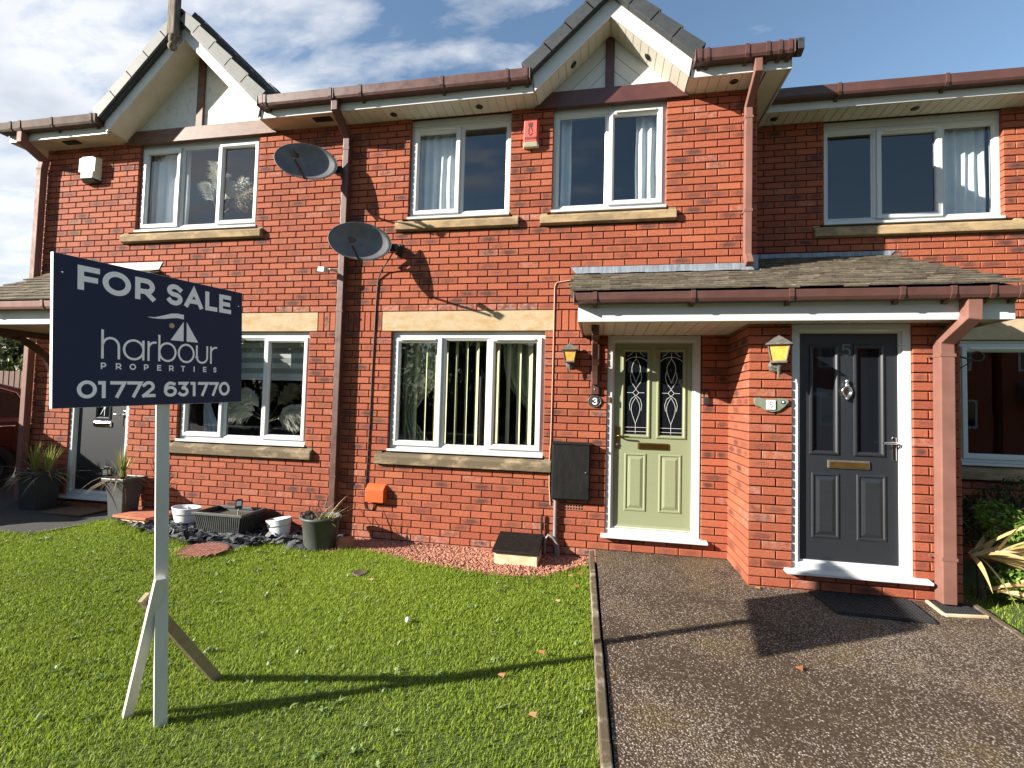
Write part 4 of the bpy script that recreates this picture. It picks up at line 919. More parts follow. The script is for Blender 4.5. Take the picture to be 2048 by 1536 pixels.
# alarm boxes
def alarm(x0, x1, z0, z1, d, y, name, label, red):
    R_ = empty(name, ((x0+x1)/2, y, z0), label, 'alarm box', 'burglar alarm boxes')
    e = (x1-x0)*.10; zc = z0+(z1-z0)*(.14 if red else .12)
    m = MB(); m.add([(x0, y-.001, zc), (x1, y-.001, zc), (x1, y-.001, z1), (x0, y-.001, z1), (x0+e, y-d, zc), (x1-e, y-d, zc), (x1-e, y-d, z1-e*.6), (x0+e, y-d, z1-e*.6)], [(0, 3, 2, 1), (4, 5, 6, 7), (0, 1, 5, 4), (1, 2, 6, 5), (2, 3, 7, 6), (3, 0, 4, 7)])
    m.build('cover', 'alarm_red' if red else 'alarm_cream', R_, .006)
    m = MB(); m.add([(x0+e, y-d+.002, zc-.0005), (x1-e, y-d+.002, zc-.0005), (x1, y-.001, zc-.0005), (x0, y-.001, zc-.0005), (x0+e*.6, y-d*.62, z0), (x1-e*.6, y-d*.62, z0), (x1, y-.001, z0), (x0, y-.001, z0)], [(0, 3, 2, 1), (4, 5, 6, 7), (0, 1, 5, 4), (1, 2, 6, 5), (2, 3, 7, 6), (3, 0, 4, 7)]); m.build('base', 'alarm_cream' if red else 'black_plastic', R_, .004)
    f = lambda u, v: Vector((x0+e+(x1-x0-2*e)*u, y-d, zc+(z1-zc)*v))
    if red: strokes('printed_crest', 'print_dark', R_, [[(.36, .80), (.45, .70), (.5, .80), (.56, .70), (.66, .80)], [(.34, .72), (.42, .62), (.5, .66), (.6, .62), (.66, .70)], [(.55, .62), (.6, .52), (.66, .42)], [(.42, .60), (.36, .48), (.40, .40)], [(.34, .34), (.46, .29), (.5, .26), (.56, .29), (.64, .34)]], .012, f, NY, .0012); \
        strokes('printed_band', 'print_dark', R_, [[(.14, .14), (.86, .14)]], .028, f, NY, .0012); strokes('printed_name', 'alarm_red', R_, [[(.16+.075*i, .115), (.16+.075*i+.04, .165)] for i in range(9)], .004, f, NY, .0026)
    else: strokes('label_panel', 'pale_print', R_, [[(.30, .58), (.70, .58)]], .175, f, NY, .0012, 0); strokes('printed_lines', 'alarm_cream', R_, [[(.26, .74), (.40, .80), (.55, .72), (.7, .8)], [(.28, .6), (.34, .68), (.4, .56), (.5, .66), (.6, .56), (.7, .64)], [(.24, .44), (.38, .50), (.5, .42), (.62, .5), (.74, .43)]], .012, f, NY, .003)
alarm(-6.70, -6.47, 4.20, 4.535, .10, 0, 'alarm_box', 'cream burglar alarm box with white label and black base', False)
alarm(-.875, -.70, 4.245, 4.545, .075, 0, 'alarm_box', 'red burglar alarm box with printed crest between two upper windows', True)
# satellite dishes
def dish(name, c, nrm, mount, lnb, label):
    R_ = empty(name, mount, label, 'satellite dish', 'satellite dishes')
    c = Vector(c); n = Vector(nrm).normalized(); up_ = (Vector((0, 0, 1))-n*n.z).normalized(); r_ = up_.cross(n)*1.0
    r_ = up_.cross(n).normalized()
    A_, B_, dp_ = .325, .222, .088
    V = []; F = []; nr, na = 9, 40
    for i in range(nr+1):
        q_ = i/nr
        for k in range(na):
            a = 2*math.pi*k/na; V.append(c+r_*(A_*q_*math.cos(a))+up_*(B_*q_*math.sin(a))+n*(dp_*(q_*q_-1)))
    for i in range(nr):
        for k in range(na): F.append((i*na+k, i*na+(k+1) % na, (i+1)*na+(k+1) % na, (i+1)*na+k))
    m = MB(); m.add(V, F, True); o = m.build('reflector', 'dish_grey', R_, recalc=False); s_ = o.modifiers.new('solid', 'SOLIDIFY'); s_.thickness = .004
    m = MB(); m.tube([c+r_*(A_*math.cos(a))+up_*(B_*math.sin(a)) for a in [2*math.pi*k/48 for k in range(49)]], .005, 6, cap=False); m.build('rim', 'dish_grey', R_)
    low = c-up_*B_*.97-n*.005; L2 = Vector(lnb)
    m = MB(); m.sweep([low+up_*.02-n*.02, low+n*.02-up_*.015, L2-up_*.05], .022, .016, tuple(r_)); m.build('arm', 'black_plastic', R_)
    m = MB(); m.T = Matrix.Translation(L2) @ (Vector((0, 0, 1)).rotation_difference((c-L2).normalized()).to_matrix().to_4x4()); m.lathe([(.0, .07), (.026, .07), (.028, .03), (.02, .02), (.02, -.05), (.0, -.05)], (0, 0, 0), 14); m.box(-.022, .022, -.03, .03, -.075, -.03); m.build('lnb', 'black_plastic', R_)
    mt = Vector(mount); bc = c-n*dp_
    m = MB(); m.tube([bc, bc-n*.06, mt+Vector((-.05, -.12, 0)), mt+Vector((0, -.08, -.01)), mt+Vector((0, -.004, -.01))], .017, 8); m.box(mt.x-.035, mt.x+.035, mt.y-.012, mt.y-.001, mt.z-.075, mt.z+.075); m.box(mt.x-.055, mt.x+.02, mt.y-.14, mt.y-.07, mt.z-.05, mt.z+.035); m.box(mt.x-.028, mt.x+.028, mt.y-.065, mt.y-.013, mt.z-.06, mt.z+.055)
    m.build('wall_mount', 'black_plastic', R_, .003)
    return R_
dish('satellite_dish', (-2.575, -.34, 3.175), (.45, -.87, .20), (-2.27, 0, 3.17), (-2.47, -.69, 3.06), 'dark satellite dish in front of the brown downpipe, casting its shadow on brick')
dish('satellite_dish', (-3.265, -.34, 4.105), (.45, -.87, .20), (-2.985, 0, 4.10), (-3.16, -.69, 3.99), 'dark satellite dish high on the wall under the eaves left of the downpipe' if False else 'dark satellite dish high on the wall just below the eaves')
# CCTV camera
P = empty('security_camera', (-3.03, 0, 2.94), 'small white security camera on the brick beside the brown downpipe', 'camera')
q = MB(); q.T = Matrix.Translation((-3.115, -.16, 2.93)) @ Matrix.Rotation(math.radians(-28), 4, 'Z') @ Matrix.Rotation(math.radians(12), 4, 'Y'); q.box(-.075, .06, -.03, .03, -.028, .028); q.build('camera_body', 'upvc', P, .006)
q = MB(); q.T = Matrix.Translation((-3.115, -.16, 2.93)) @ Matrix.Rotation(math.radians(-28), 4, 'Z') @ Matrix.Rotation(math.radians(12), 4, 'Y'); q.box(-.078, -.0755, -.024, .024, -.022, .022); q.build('lens_plate', 'black_plastic', P)
MB().tube([(-3.06, -.13, 2.94), (-3.03, -.06, 2.95), (-3.03, -.002, 2.95)], [.014, .016, .03], 10).build('stalk', 'upvc', P)
# meter cupboard, orange cover, semi-buried meter box, conduits, cables
P = empty('meter_cabinet', (-.28, 0, .49), 'black electricity meter cabinet on the wall beside the sage green door', 'meter cabinet')
cbox('case', 'meter_black', P, -.480, -.085, -.075, -.001, .492, 1.085, .006); d = cbox('lid_door', 'meter_black', P, -.468, -.094, -.087, -.0755, .505, 1.06, .006)
MB().prism([(-.095, 1.062), (-.095, 1.075), (-.076, 1.09), (-.076, 1.062)], 'x', -.485, -.08).build('top_lip', 'meter_black', P, .003)
q = MB(); q.lathe([(.0, .004), (.011, .004), (.013, 0)], (0, 0, 0), 12); q.v = [Vector((-.125+v.x, -.0875-v.z, .78+v.y)) for v in q.v]; q.build('lock', 'black_plastic', d)
P = empty('wall_cover', (-2.43, 0, .33), 'bright orange plastic cable cover box on the brick under the window sill', 'cover box')
MB().prism([(-.002, .335), (-.075, .335), (-.075, .475), (-.02, .525), (-.002, .525)], 'x', -2.545, -2.325).build('cover', 'orange_cover', P, .006); cbox('flange', 'orange_cover', P, -2.552, -2.318, -.006, -.001, .33, .532, .002)
P = empty('gas_meter_box', (-.80, -.22, -.1), 'low beige meter box with sloping black lid standing on red gravel', 'meter box')
MB().prism([(-.41, -.12), (-.41, .02), (-.06, .08), (-.06, -.12)], 'x', -.985, -.565).build('box_body', 'pale_slab', P, .006)
MB().prism([(-.435, .015), (-.435, .042), (-.04, .125), (-.04, .10)], 'x', -1.01, -.545).build('lid', 'meter_black', P, .008)
MB().tube([(-.575, -.03, .06), (-.575, -.03, .32)], .012, 8).build('pipe', 'cable_black', P)
MB().tube([(-.53, -.08, -.06), (-.53, -.08, .08), (-.50, -.07, .125), (-.45, -.06, .10), (-.40, -.05, .03), (-.39, -.05, -.1)], .014, 8).build('pipe', 'grey_conduit', P)
tag(MB().tube([(-.435, -.03, .50), (-.435, -.03, .09), (-.42, -.03, -.03), (-.40, -.04, -.12)], .019, 10).build('conduit', 'grey_conduit'), 'grey plastic conduit running down from the black meter cabinet', 'conduit')
tag(MB().tube([(-2.29, -.13, 3.11), (-2.36, -.10, 3.03), (-2.46, -.04, 2.95), (-2.515, -.012, 2.85), (-2.53, -.010, 2.6), (-2.535, -.010, 2.3), (-2.545, -.009, 1.8), (-2.55, -.010, 1.2), (-2.565, -.010, .6), (-2.575, -.010, .3), (-2.56, -.012, .25), (-2.48, -.012, .24), (-2.46, -.012, .30), (-2.455, -.012, .335)], .0075, 6).build('aerial_cable', 'cable_black'), 'black aerial cable running from the lower satellite dish down the brick', 'cable')
tag(MB().tube([(-.30, -.01, 2.835), (-.302, -.012, 2.80), (-.33, -.010, 2.785), (-.40, -.009, 2.775), (-.475, -.009, 2.765), (-.495, -.009, 2.72), (-.495, -.009, 2.4), (-.497, -.008, 1.6), (-.50, -.008, 1.1), (-.51, -.008, .9), (-.505, -.008, .6), (-.49, -.008, .42)], .005, 6).build('phone_cable', 'cable_white'), 'thin pale telephone cable running down the brick to the meter cabinet', 'cable')
# hanging-basket bracket on the porch side
P = empty('basket_bracket', (2.81, -.4, 2.0), 'black scrolled hanging basket bracket on the side of the brick porch', 'bracket')
MB().tube([(2.815, -.45, 1.78), (2.815, -.45, 2.05)], .007, 6).build('back_bar', 'black_plastic', P); MB().tube([(2.815, -.45, 2.03), (2.95, -.45, 1.95), (3.03, -.45, 1.925)]+[(3.065+.045*math.cos(a), -.45, 1.955+.04*math.sin(a)) for a in [math.radians(k) for k in range(230, 560, 30)]], .007, 6).build('scroll', 'black_plastic', P); MB().tube([(2.815, -.45, 1.80), (2.92, -.45, 1.84), (3.03, -.45, 1.92)], .005, 6).build('stay', 'black_plastic', P)

# ------------------------------------------------------------------ for sale sign
SG = empty('for_sale_sign', (-2.047, -2.992, -.1), 'navy estate agent for sale board on a white wooden post in the lawn', 'sign')
BU = Vector((.12971, .99059, .04363)); BV = Vector((-.01195, -.04243, .99903)); BN = Vector((.99148, -.13011, .00633)); BOc = Vector((-2.03175, -3.10275, 1.71875))
def bm_(): 
    m = MB(); m.T = Matrix.Translation(BOc) @ Matrix((BU, BV, BN)).transposed().to_4x4(); return m
bd = bm_().box(-.4305, .4305, -.3045, .3045, -.016, -.001).build('board', 'sign_edge', SG)
face = bm_(); face.add([(-.4295, -.3035, 0), (.4295, -.3035, 0), (.4295, .3035, 0), (-.4295, .3035, 0)], [(0, 1, 2, 3)]); face.build('board_face', 'sign_navy', SG, recalc=False)
face = bm_(); face.add([(-.4295, -.3035, -.017), (.4295, -.3035, -.017), (.4295, .3035, -.017), (-.4295, .3035, -.017)], [(0, 1, 2, 3)]); face.build('board_back', 'sign_navy', SG, recalc=False)
def sq(*p): return list(p)
O_ = [arc(.5, .5, .5, .5, 0, 360, 36)]
GL = {  # centre lines in a unit box (w = 1, h = 1)
 'F': [[(0, 0), (0, 1)], [(0, 1), (1, 1)], [(0, .46), (.88, .46)]], 'O': O_, '0': O_,
 'R': [[(0, 0), (0, 1)], [(0, 1), (.5, 1), *arc(.55, .68, .43, .32, 90, -90, 14), (0, .36)], [(.55, .34), (1, 0)]],
 'S': [[(.93, .86), *arc(.5, .74, .44, .26, 40, 180, 10), *arc(.5, .74, .44, .22, 190, 262, 6), *arc(.5, .27, .48, .25, 82, 0, 8), *arc(.5, .27, .48, .27, -10, -150, 12)]],
 'A': [[(0, 0), (.5, 1), (1, 0)], [(.2, .27), (.8, .27)]], 'L': [[(0, 1), (0, 0)], [(0, 0), (1, 0)]],
 'E': [[(0, 0), (0, 1)], [(0, 1), (1, 1)], [(0, .5), (.88, .5)], [(0, 0), (1, 0)]],
 'P': [[(0, 0), (0, 1)], [(0, 1), (.5, 1), *arc(.55, .68, .43, .32, 90, -90, 12), (0, .36)]], 'T': [[(0, 1), (1, 1)], [(.5, 1), (.5, 0)]], 'I': [[(.5, 0), (.5, 1)]],
 '1': [[(.15, 1), (.8, 1), (.8, 0)]], '7': [[(0, 1), (1, 1), (.42, 0)]],
 '2': [[(.02, .80), *arc(.48, .70, .44, .30, 155, -30, 14), (0, 0)], [(0, 0), (1, 0)]],
 '6': [[(.86, .93), *arc(.52, .5, .52, .50, 62, 180, 10), (0, .38)], arc(.5, .32, .5, .32, 0, 360, 26)],
 '3': [[(.05, 1), (.88, 1), (.45, .60)], [(.45, .60), *arc(.46, .30, .5, .30, 88, -145, 16)]]}
def text(name, items, wd, off=.0006):
    m = bm_()
    for ch, u0_, u1_, v0_, v1_ in items:
        for i, ln_ in enumerate(GL[ch]):
            pts = [(u0_+wd/2+x*(u1_-u0_-wd), v0_+wd/2+y*(v1_-v0_-wd), 0) for x, y in ln_]
            m.ribbon(pts, wd, (0, 0, 1), off+.00022*i)
    return m.build(name, 'sign_letters', SG, recalc=False)
text('lettering', [('F', -.351, -.272, .175, .274), ('O', -.262, -.150, .174, .277), ('R', -.133, -.046, .175, .274)], .0225); text('lettering', [('S', .006, .087, .174, .275), ('A', .096, .193, .176, .274), ('L', .206, .275, .176, .273), ('E', .286, .358, .176, .273)], .0225)
text('lettering', [('0', -.350, -.279, -.267, -.193), ('1', -.278, -.242, -.267, -.195), ('7', -.229, -.166, -.267, -.195), ('7', -.162, -.098, -.267, -.195), ('2', -.099, -.040, -.267, -.193)], .0145); text('lettering', [('6', -.001, .061, -.267, -.194), ('3', .066, .122, -.267, -.195), ('1', .127, .161, -.267, -.195), ('7', .170, .228, -.267, -.195), ('7', .231, .287, -.267, -.195), ('0', .288, .354, -.267, -.193)], .0145)
us = np.linspace(-.255, .264, 10); wds = dict(P=.021, R=.022, O=.027, E=.019, T=.021, I=.01, S=.019)
for ch, u in zip('PROPERTIES', us): text('letter', [(ch, u-wds[ch]/2, u+wds[ch]/2, -.144, -.117)], .0055)
m = bm_(); zz_ = [0]
def hs_(pts, w_=.0098):
    m.ribbon([(a, b, 0) for a, b in pts], w_, (0, 0, 1), .0006+.0002*(zz_[0] % 3), capext=False); zz_[0] += 1
hs_([(-.260, -.100), (-.260, .023)]); hs_([(-.260, -.045), *arc(-.2285, -.0475, .0315, .0365, 178, 0, 16), (-.197, -.100)])
hs_(arc(-.136, -.0545, .0405, .042, 0, 360, 30)); hs_([(-.0955, -.010), (-.0955, -.100)])
hs_([(-.073, -.010), (-.073, -.100)]); hs_([(-.073, -.045), *arc(-.043, -.043, .030, .029, 180, 80, 8)])
hs_([(-.0245, .024), (-.0245, -.100)]); hs_(arc(.0145, -.0545, .0385, .042, 0, 360, 30))
hs_(arc(.107, -.0545, .0385, .043, 0, 360, 30))
hs_([(.1625, -.010), (.1625, -.068), *arc(.1910, -.068, .0285, .029, 180, 360, 14), (.2195, -.010)])
hs_([(.2405, -.010), (.2405, -.100)]); hs_([(.2405, -.045), *arc(.2705, -.043, .030, .029, 180, 80, 8)])
m.build('lettering', 'sign_letters', SG, recalc=False)
lg = bm_(); k = .0006
lg.add([(.028, .004, k), (.0925, .004, k), (.0925, .100, k)], [(0, 1, 2)]); lg.add([(.108, .004, k), (.169, .004, k), (.108, .100, k)], [(0, 1, 2)])
tp = [(-.081, .101), (-.045, .104), (-.01, .116), (.03, .131), (.06, .136), (.093, .134)]; bt = [(.093, .112), (.06, .114), (.03, .109), (.0, .102), (-.03, .0985), (-.06, .0985)]
lg.add([(a, b, k) for a, b in tp+bt], [tuple(range(12))]); lg.build('sailboat_emblem', 'sign_letters', SG, recalc=False)
for nm, u, v, rr, mt in (('fixing_bolt', .033, .074, .0125, 'pale_slab'), ('screw', -.403, .232, .004, 'chrome'), ('screw', .404, .227, .004, 'chrome')):
    m = bm_(); m.lathe([(rr, 0), (rr*.95, .003), (rr*.4, .004), (0, .003)], (u, v, 0), 14); o = m.build(nm, mt, SG)
tp_ = Vector((-2.088, -3.07, 1.93)); bs_ = Vector((-2.047, -2.992, -.16)); ax = (tp_-bs_).normalized(); rx = Vector((.78, -.62, 0)); rx = (rx-ax*rx.dot(ax)).normalized(); ry = ax.cross(rx)
m = MB(); m.T = Matrix.Translation(bs_) @ Matrix((rx, ry, ax)).transposed().to_4x4(); m.box(-.026, .026, -.026, .026, 0, (tp_-bs_).length); m.build('post', 'painted_post', SG, .002)
def brace(p, q, w_, d_, ref, mat, nm='brace'):
    m = MB(); m.sweep([p, q], w_, d_, ref); return m.build(nm, mat, SG, .002)
brace((-2.252, -2.985, -.14), (-2.020, -3.065, .60), .030, .042, (.5, .85, 0), 'painted_post')
brace((-2.080, -2.60, -.14), (-2.112, -3.06, .50), .050, .026, (.99, 0, .0), 'bare_wood')

# ------------------------------------------------------------------ ground
def G(x, y): return -.10+.13*min(1, max(0, (-2.5-x)/4.))
Gv = lambda x, y: -.10+.13*np.clip((-2.5-x)/4., 0, 1)
def edge_x(y): return -.03-.0385*y                       # left face of the drive
def struct(o): o['kind'] = 'structure'; return o
def sheet(name, poly, zf, mat, n=1):
    m = MB(); m.add([(x, y, zf(x, y)) for x, y in poly], [tuple(range(len(poly)))]); return struct(m.build(name, mat, None, recalc=False))
m = MB(); m.add([(-300, -300, -.32), (300, -300, -.32), (300, 300, -.32), (-300, 300, -.32)], [(0, 1, 2, 3)]); struct(m.build('ground', 'tarmac', None, recalc=False))
xs = np.linspace(-12, 0, 49); ys = np.linspace(-7.5, .02, 41); V = []; F = []
for j, yy in enumerate(ys):
    for i, xx in enumerate(xs):
        x_ = xx if i < len(xs)-1 else edge_x(yy)-.055
        V.append((x_, yy, G(x_, yy)-.012+.008*math.sin(xx*2.1+yy*1.3)))
for j in range(len(ys)-1):
    for i in range(len(xs)-1): a = j*len(xs)+i; F.append((a, a+1, a+len(xs)+1, a+len(xs)))
struct(nmesh('lawn', V, F, 'turf', smooth=True))
YB = np.array([(-9, -2.0), (-6.6, -1.35), (-6.0, -1.12), (-5.71, -1.06), (-5.63, -.80), (-5.6, -.537), (-5.55, -.40), (-4.98, -.62), (-4.40, -.756), (-4.08, -.78), (-3.95, -1.10), (-3.65, -1.08), (-3.58, -.738), (-3.41, -.454), (-2.985, -.557), (-2.67, -.521), (-2.53, -.38), (-2.176, -.417), (-1.665, -.622), (-1.257, -.655), (-.869, -.687), (-.465, -.607), (-.209, -.306), (-.02, -.16)])
yback = lambda x: np.interp(x, YB[:, 0], YB[:, 1])
zd = lambda x, y: .0+.012*y
dpts = [(edge_x(-8)+.0, -8), (2.2, -8), (2.50, -2.4), (2.775, -1.3), (2.87, -.66), (2.87, .3), (edge_x(.02), .3)]
sheet('driveway', dpts, zd, 'drive')
sheet('left_driveway', [(-16, -5), (-9, -2.0), (-6.6, -1.35), (-6.0, -1.12), (-5.71, -1.06), (-5.61, -.86), (-5.61, -.5), (-5.55, .05), (-5.55, .2), (-7.3, .2), (-7.3, 5.0), (-16, 5.0)], lambda x, y: G(x, y)+.006, 'tarmac')
gx = [p for p in YB if p[0] > -2.8]
sheet('gravel_bed', [(-2.8, .012), (-2.8, -.53)]+[(p[0], p[1]-.03) for p in gx]+[(-.075, -.16), (-.09, .012)], lambda x, y: G(x, y)+.002, 'gravel_bed')
sheet('slate_bed', [(-5.5, .012), (-5.5, -.40)]+[(p[0], p[1]-.03) for p in YB if -5.3 < p[0] < -2.8]+[(-2.81, -.55), (-2.81, .012)], lambda x, y: G(x, y)+.001, 'slate_bed')
kr = MB().add([(edge_x(.0)-.05, 0, -.16), (edge_x(0)-.004, 0, -.16), (edge_x(-8)-.004, -8, -.26), (edge_x(-8)-.05, -8, -.26)], [(0, 1, 2, 3)]).build('edging', 'soil', None, recalc=False); struct(kr)
yy = -.075
while yy > -7:
    L_ = .905; a, b = yy, yy-L_+.006; xo = random.uniform(-.004, .004); zo = random.uniform(-.004, .006)
    m = MB(); z0_, z1_ = zd(0, a)+.012+zo, zd(0, b)+.012+zo+random.uniform(-.004, .004)
    A = [(edge_x(a)-.052+xo, a), (edge_x(a)-.004+xo, a), (edge_x(b)-.004+xo, b), (edge_x(b)-.052+xo, b)]
    m.add([(x, y, -.2) for x, y in A]+[(A[0][0], a, z0_), (A[1][0], a, z0_), (A[2][0], b, z1_), (A[3][0], b, z1_)], [(0, 3, 2, 1), (4, 5, 6, 7), (0, 1, 5, 4), (1, 2, 6, 5), (2, 3, 7, 6), (3, 0, 4, 7)]); m.build('edging_stone', 'concrete_edge', kr, .007)
    yy -= L_
rp = [(2.87, -.60), (2.775, -1.3), (2.50, -2.4), (2.2, -8)]
kr2 = sheet('edging', [(2.88, -.60), (2.785, -1.3), (2.51, -2.4), (2.53, -2.4), (2.81, -1.3), (2.90, -.6)], lambda x, y: -.15, 'soil')
for (a, b) in zip(rp[:-1], rp[1:]):
    k = max(1, round(math.hypot(b[0]-a[0], b[1]-a[1])/.8))
    for i in range(min(k, 3)):
        p = Vector((a[0]+(b[0]-a[0])*i/k, a[1]+(b[1]-a[1])*i/k, .0)); q_ = Vector((a[0]+(b[0]-a[0])*(i+.99)/k, a[1]+(b[1]-a[1])*(i+.99)/k, 0)); d_ = (q_-p).normalized(); s_ = Vector((-d_.y, d_.x, 0))*.045
        m = MB(); t_ = [p, p+s_, q_+s_, q_]; m.add([(v.x, v.y, -.2) for v in t_]+[(v.x, v.y, zd(0, v.y)+.012) for v in t_], [(0, 3, 2, 1), (4, 5, 6, 7), (0, 1, 5, 4), (1, 2, 6, 5), (2, 3, 7, 6), (3, 0, 4, 7)]); m.build('edging_stone', 'concrete_edge', kr2, .006)
sheet('right_lawn', [(2.90, -.62), (2.81, -1.3), (2.54, -2.4), (2.25, -8), (12, -8), (12, .8), (2.83, .8), (2.83, -.55)], lambda x, y: -.045, 'turf')

# ------------------------------------------------------------------ grass and loose stones
def blades(P, h, wd, lean, az, tone, bz, name, mat, label, cat, parent=None):
    n = len(P); t = np.array([math.cos(1), 0]); ca, sa = np.cos(az), np.sin(az)
    sx_, sy_ = -sa*wd/2, ca*wd/2; lx, ly = ca*lean, sa*lean
    V = np.zeros((n, 5, 3), np.float32)
    for k, (tt, ww) in enumerate(((0, 1), (0, -1), (.55, .8), (.55, -.8), (1, 0))):
        c = tt*tt
        V[:, k, 0] = P[:, 0]+lx*c*h+sx_*ww; V[:, k, 1] = P[:, 1]+ly*c*h+sy_*ww; V[:, k, 2] = bz+h*tt*(1-.28*lean*c)
    idx = np.arange(n)[:, None]*5
    F = np.concatenate([idx+np.array([[0, 1, 3]]), idx+np.array([[0, 3, 2]]), idx+np.array([[2, 3, 4]])], 0)
    o = nmesh(name, V.reshape(-1, 3), F, mat, parent, tone=np.repeat(tone, 5)); 
    return tag(o, label, cat, kind='stuff') if label else o
def infr(X, Y, Z, mg=260):
    d = np.stack([X-CAM.x, Y-CAM.y, Z-CAM.z], 1); w_ = d@np.array(fw); u = 1024+948.5*(d@np.array(rt))/w_; v = 768-948.5*(d@np.array(up))/w_
    return (w_ > .2) & (u > -mg) & (u < 2048+mg) & (v < 1536+mg)
def patch(X, Y): return .5+.5*(np.sin(X*1.7+1.2*np.sin(Y*1.1))*.45+np.sin(Y*2.3+X*.9)*.35+np.sin(X*5.1-Y*4.3)*.2)
n = 900000
X = rng.uniform(-7.6, .12, n); Y = rng.uniform(-4.75, -.15, n)
ok = (Y < yback(X)+rng.normal(0, .025, n)) & (X < -.03-.0385*Y-.05-np.abs(rng.normal(0, .012, n))) & (X > -7.5)
Z = Gv(X, Y)-.012; D = np.sqrt((X-CAM.x)**2+(Y-CAM.y)**2+(CAM.z+.1)**2)
ok &= infr(X, Y, Z) & (rng.uniform(0, 1, n) < np.clip(.30+.55*(D-1.6)/4, .30, 1)*1.0*np.where(D < 2.6, 1.35, 1.0))
Z = Z+.008*np.sin(X*2.1+Y*1.3)
ok &= ~(((X+2.09)/.075)**2+((Y+.98)/.075)**2 < 1)
X, Y, Z, D = X[ok], Y[ok], Z[ok], D[ok]; n = len(X)
near = np.clip(1-(yback(X)-Y)/.28, 0, 1); pt = patch(X, Y)
h = rng.uniform(.012, .026, n)*(1+.5*pt)+near*rng.uniform(0, .045, n)*(rng.uniform(0, 1, n) < .5); h[(X > -5.5) & (X < -4.2) & (near > .3)] *= 1.25
wd = rng.uniform(.0022, .0036, n)*(1+.12*np.maximum(0, D-2))
az = rng.normal(.5, 1.5, n); lean = np.abs(rng.normal(.55, .4, n)).clip(.05, 1.5)
tone = np.clip(rng.normal(.42, .2, n)+.28*(pt-.5), 0, .93); dead = rng.uniform(0, 1, n) < .02; tone[dead] = 1
blades(np.stack([X, Y], 1), h, wd, lean, az, tone, Z, 'grass', 'grass', 'short mown green lawn grass in front of the houses', 'grass')
print('grass blades', n)
n = 9000; X = rng.uniform(2.6, 5.0, n); Y = rng.uniform(-2.0, -.05, n); ok = X > np.interp(Y, [-2.4, -1.3, -.6, 0], [2.55, 2.83, 2.92, 2.95]); X, Y = X[ok], Y[ok]; n = len(X)
blades(np.stack([X, Y], 1), rng.uniform(.02, .05, n), rng.uniform(.004, .006, n), np.abs(rng.normal(.5, .4, n)), rng.uniform(0, 6.28, n), np.clip(rng.normal(.45, .2, n), 0, .95), np.full(n, -.05), 'grass', 'grass', 'strip of green grass beside the shrubs by the brick porch', 'grass')
# broad-leaved weeds in the turf
nr = 300; X = rng.uniform(-6.5, 0, nr); Y = rng.uniform(-4.3, -.4, nr); ok = (Y < yback(X)-.02) & (X < -.09-.0385*Y-.03) & infr(X, Y, Gv(X, Y), 0); X, Y = X[ok], Y[ok]
k = 7; nn = len(X)*k; XX = np.repeat(X, k)+rng.normal(0, .012, nn); YY = np.repeat(Y, k)+rng.normal(0, .012, nn)
blades(np.stack([XX, YY], 1), rng.uniform(.022, .042, nn), rng.uniform(.009, .017, nn), rng.uniform(.5, 1.3, nn), rng.uniform(0, 6.28, nn), np.clip(rng.normal(.3, .3, nn), 0, 1), Gv(XX, YY)-.004, 'lawn_weeds', 'leaf_pale', 'small pale broad-leaved weeds scattered through the lawn', 'weeds')
def stones(n, xr, yb, ya, s0, s1, flat, mat, name, label, zoff, maxtilt=.5):
    X = rng.uniform(*xr, n*3); lo = yb(X); Y = rng.uniform(-1.2, ya, n*3); ok = (Y > lo); X, Y = X[ok][:n], Y[ok][:n]; n = len(X)
    ico = np.array([(1, 0, 0), (.3, .95, 0), (-.8, .55, 0), (-.85, -.5, 0), (.25, -.95, 0), (0, 0, 1), (0, 0, -1)], np.float32)
    V = np.zeros((n, 7, 3), np.float32); sc = rng.uniform(s0, s1, n); az = rng.uniform(0, 6.28, n)
    J = ico[None]*(1+rng.normal(0, .22, (n, 7, 1)))*sc[:, None, None]; J[:, :, 2] *= flat; J[:, :, 0] *= rng.uniform(.7, 1.4, (n, 1))
    tx, ty = rng.normal(0, maxtilt*.4, n), rng.normal(0, maxtilt*.4, n)
    V[:, :, 0] = J[:, :, 0]*np.cos(az)[:, None]-J[:, :, 1]*np.sin(az)[:, None]; V[:, :, 1] = J[:, :, 0]*np.sin(az)[:, None]+J[:, :, 1]*np.cos(az)[:, None]
    V[:, :, 2] = J[:, :, 2]+V[:, :, 0]*tx[:, None]+V[:, :, 1]*ty[:, None]
    V[:, :, 0] += X[:, None]; V[:, :, 1] += Y[:, None]; V[:, :, 2] += (Gv(X, Y)+zoff+rng.uniform(0, sc*.6))[:, None]
    T_ = [(i, (i+1) % 5, 5) for i in range(5)]+[((i+1) % 5, i, 6) for i in range(5)]
    F = (np.arange(n)[:, None, None]*7+np.array(T_)[None]).reshape(-1, 3)
    return tag(nmesh(name, V.reshape(-1, 3), F, mat), label, 'gravel', kind='stuff')
stones(5200, (-2.78, -.11), lambda x: yback(x)+.0, -.01, .007, .0145, .75, 'red_gravel', 'red_gravel', 'red stone gravel along the wall under the window', .003)
stones(1500, (-5.45, -2.8), lambda x: np.where(np.abs(x+3.82) < .27, -.62, yback(x)-.02), -.02, .014, .046, .13, 'slate_chip', 'slate_chippings', 'dark slate chippings around the plant pots', .008, .9)
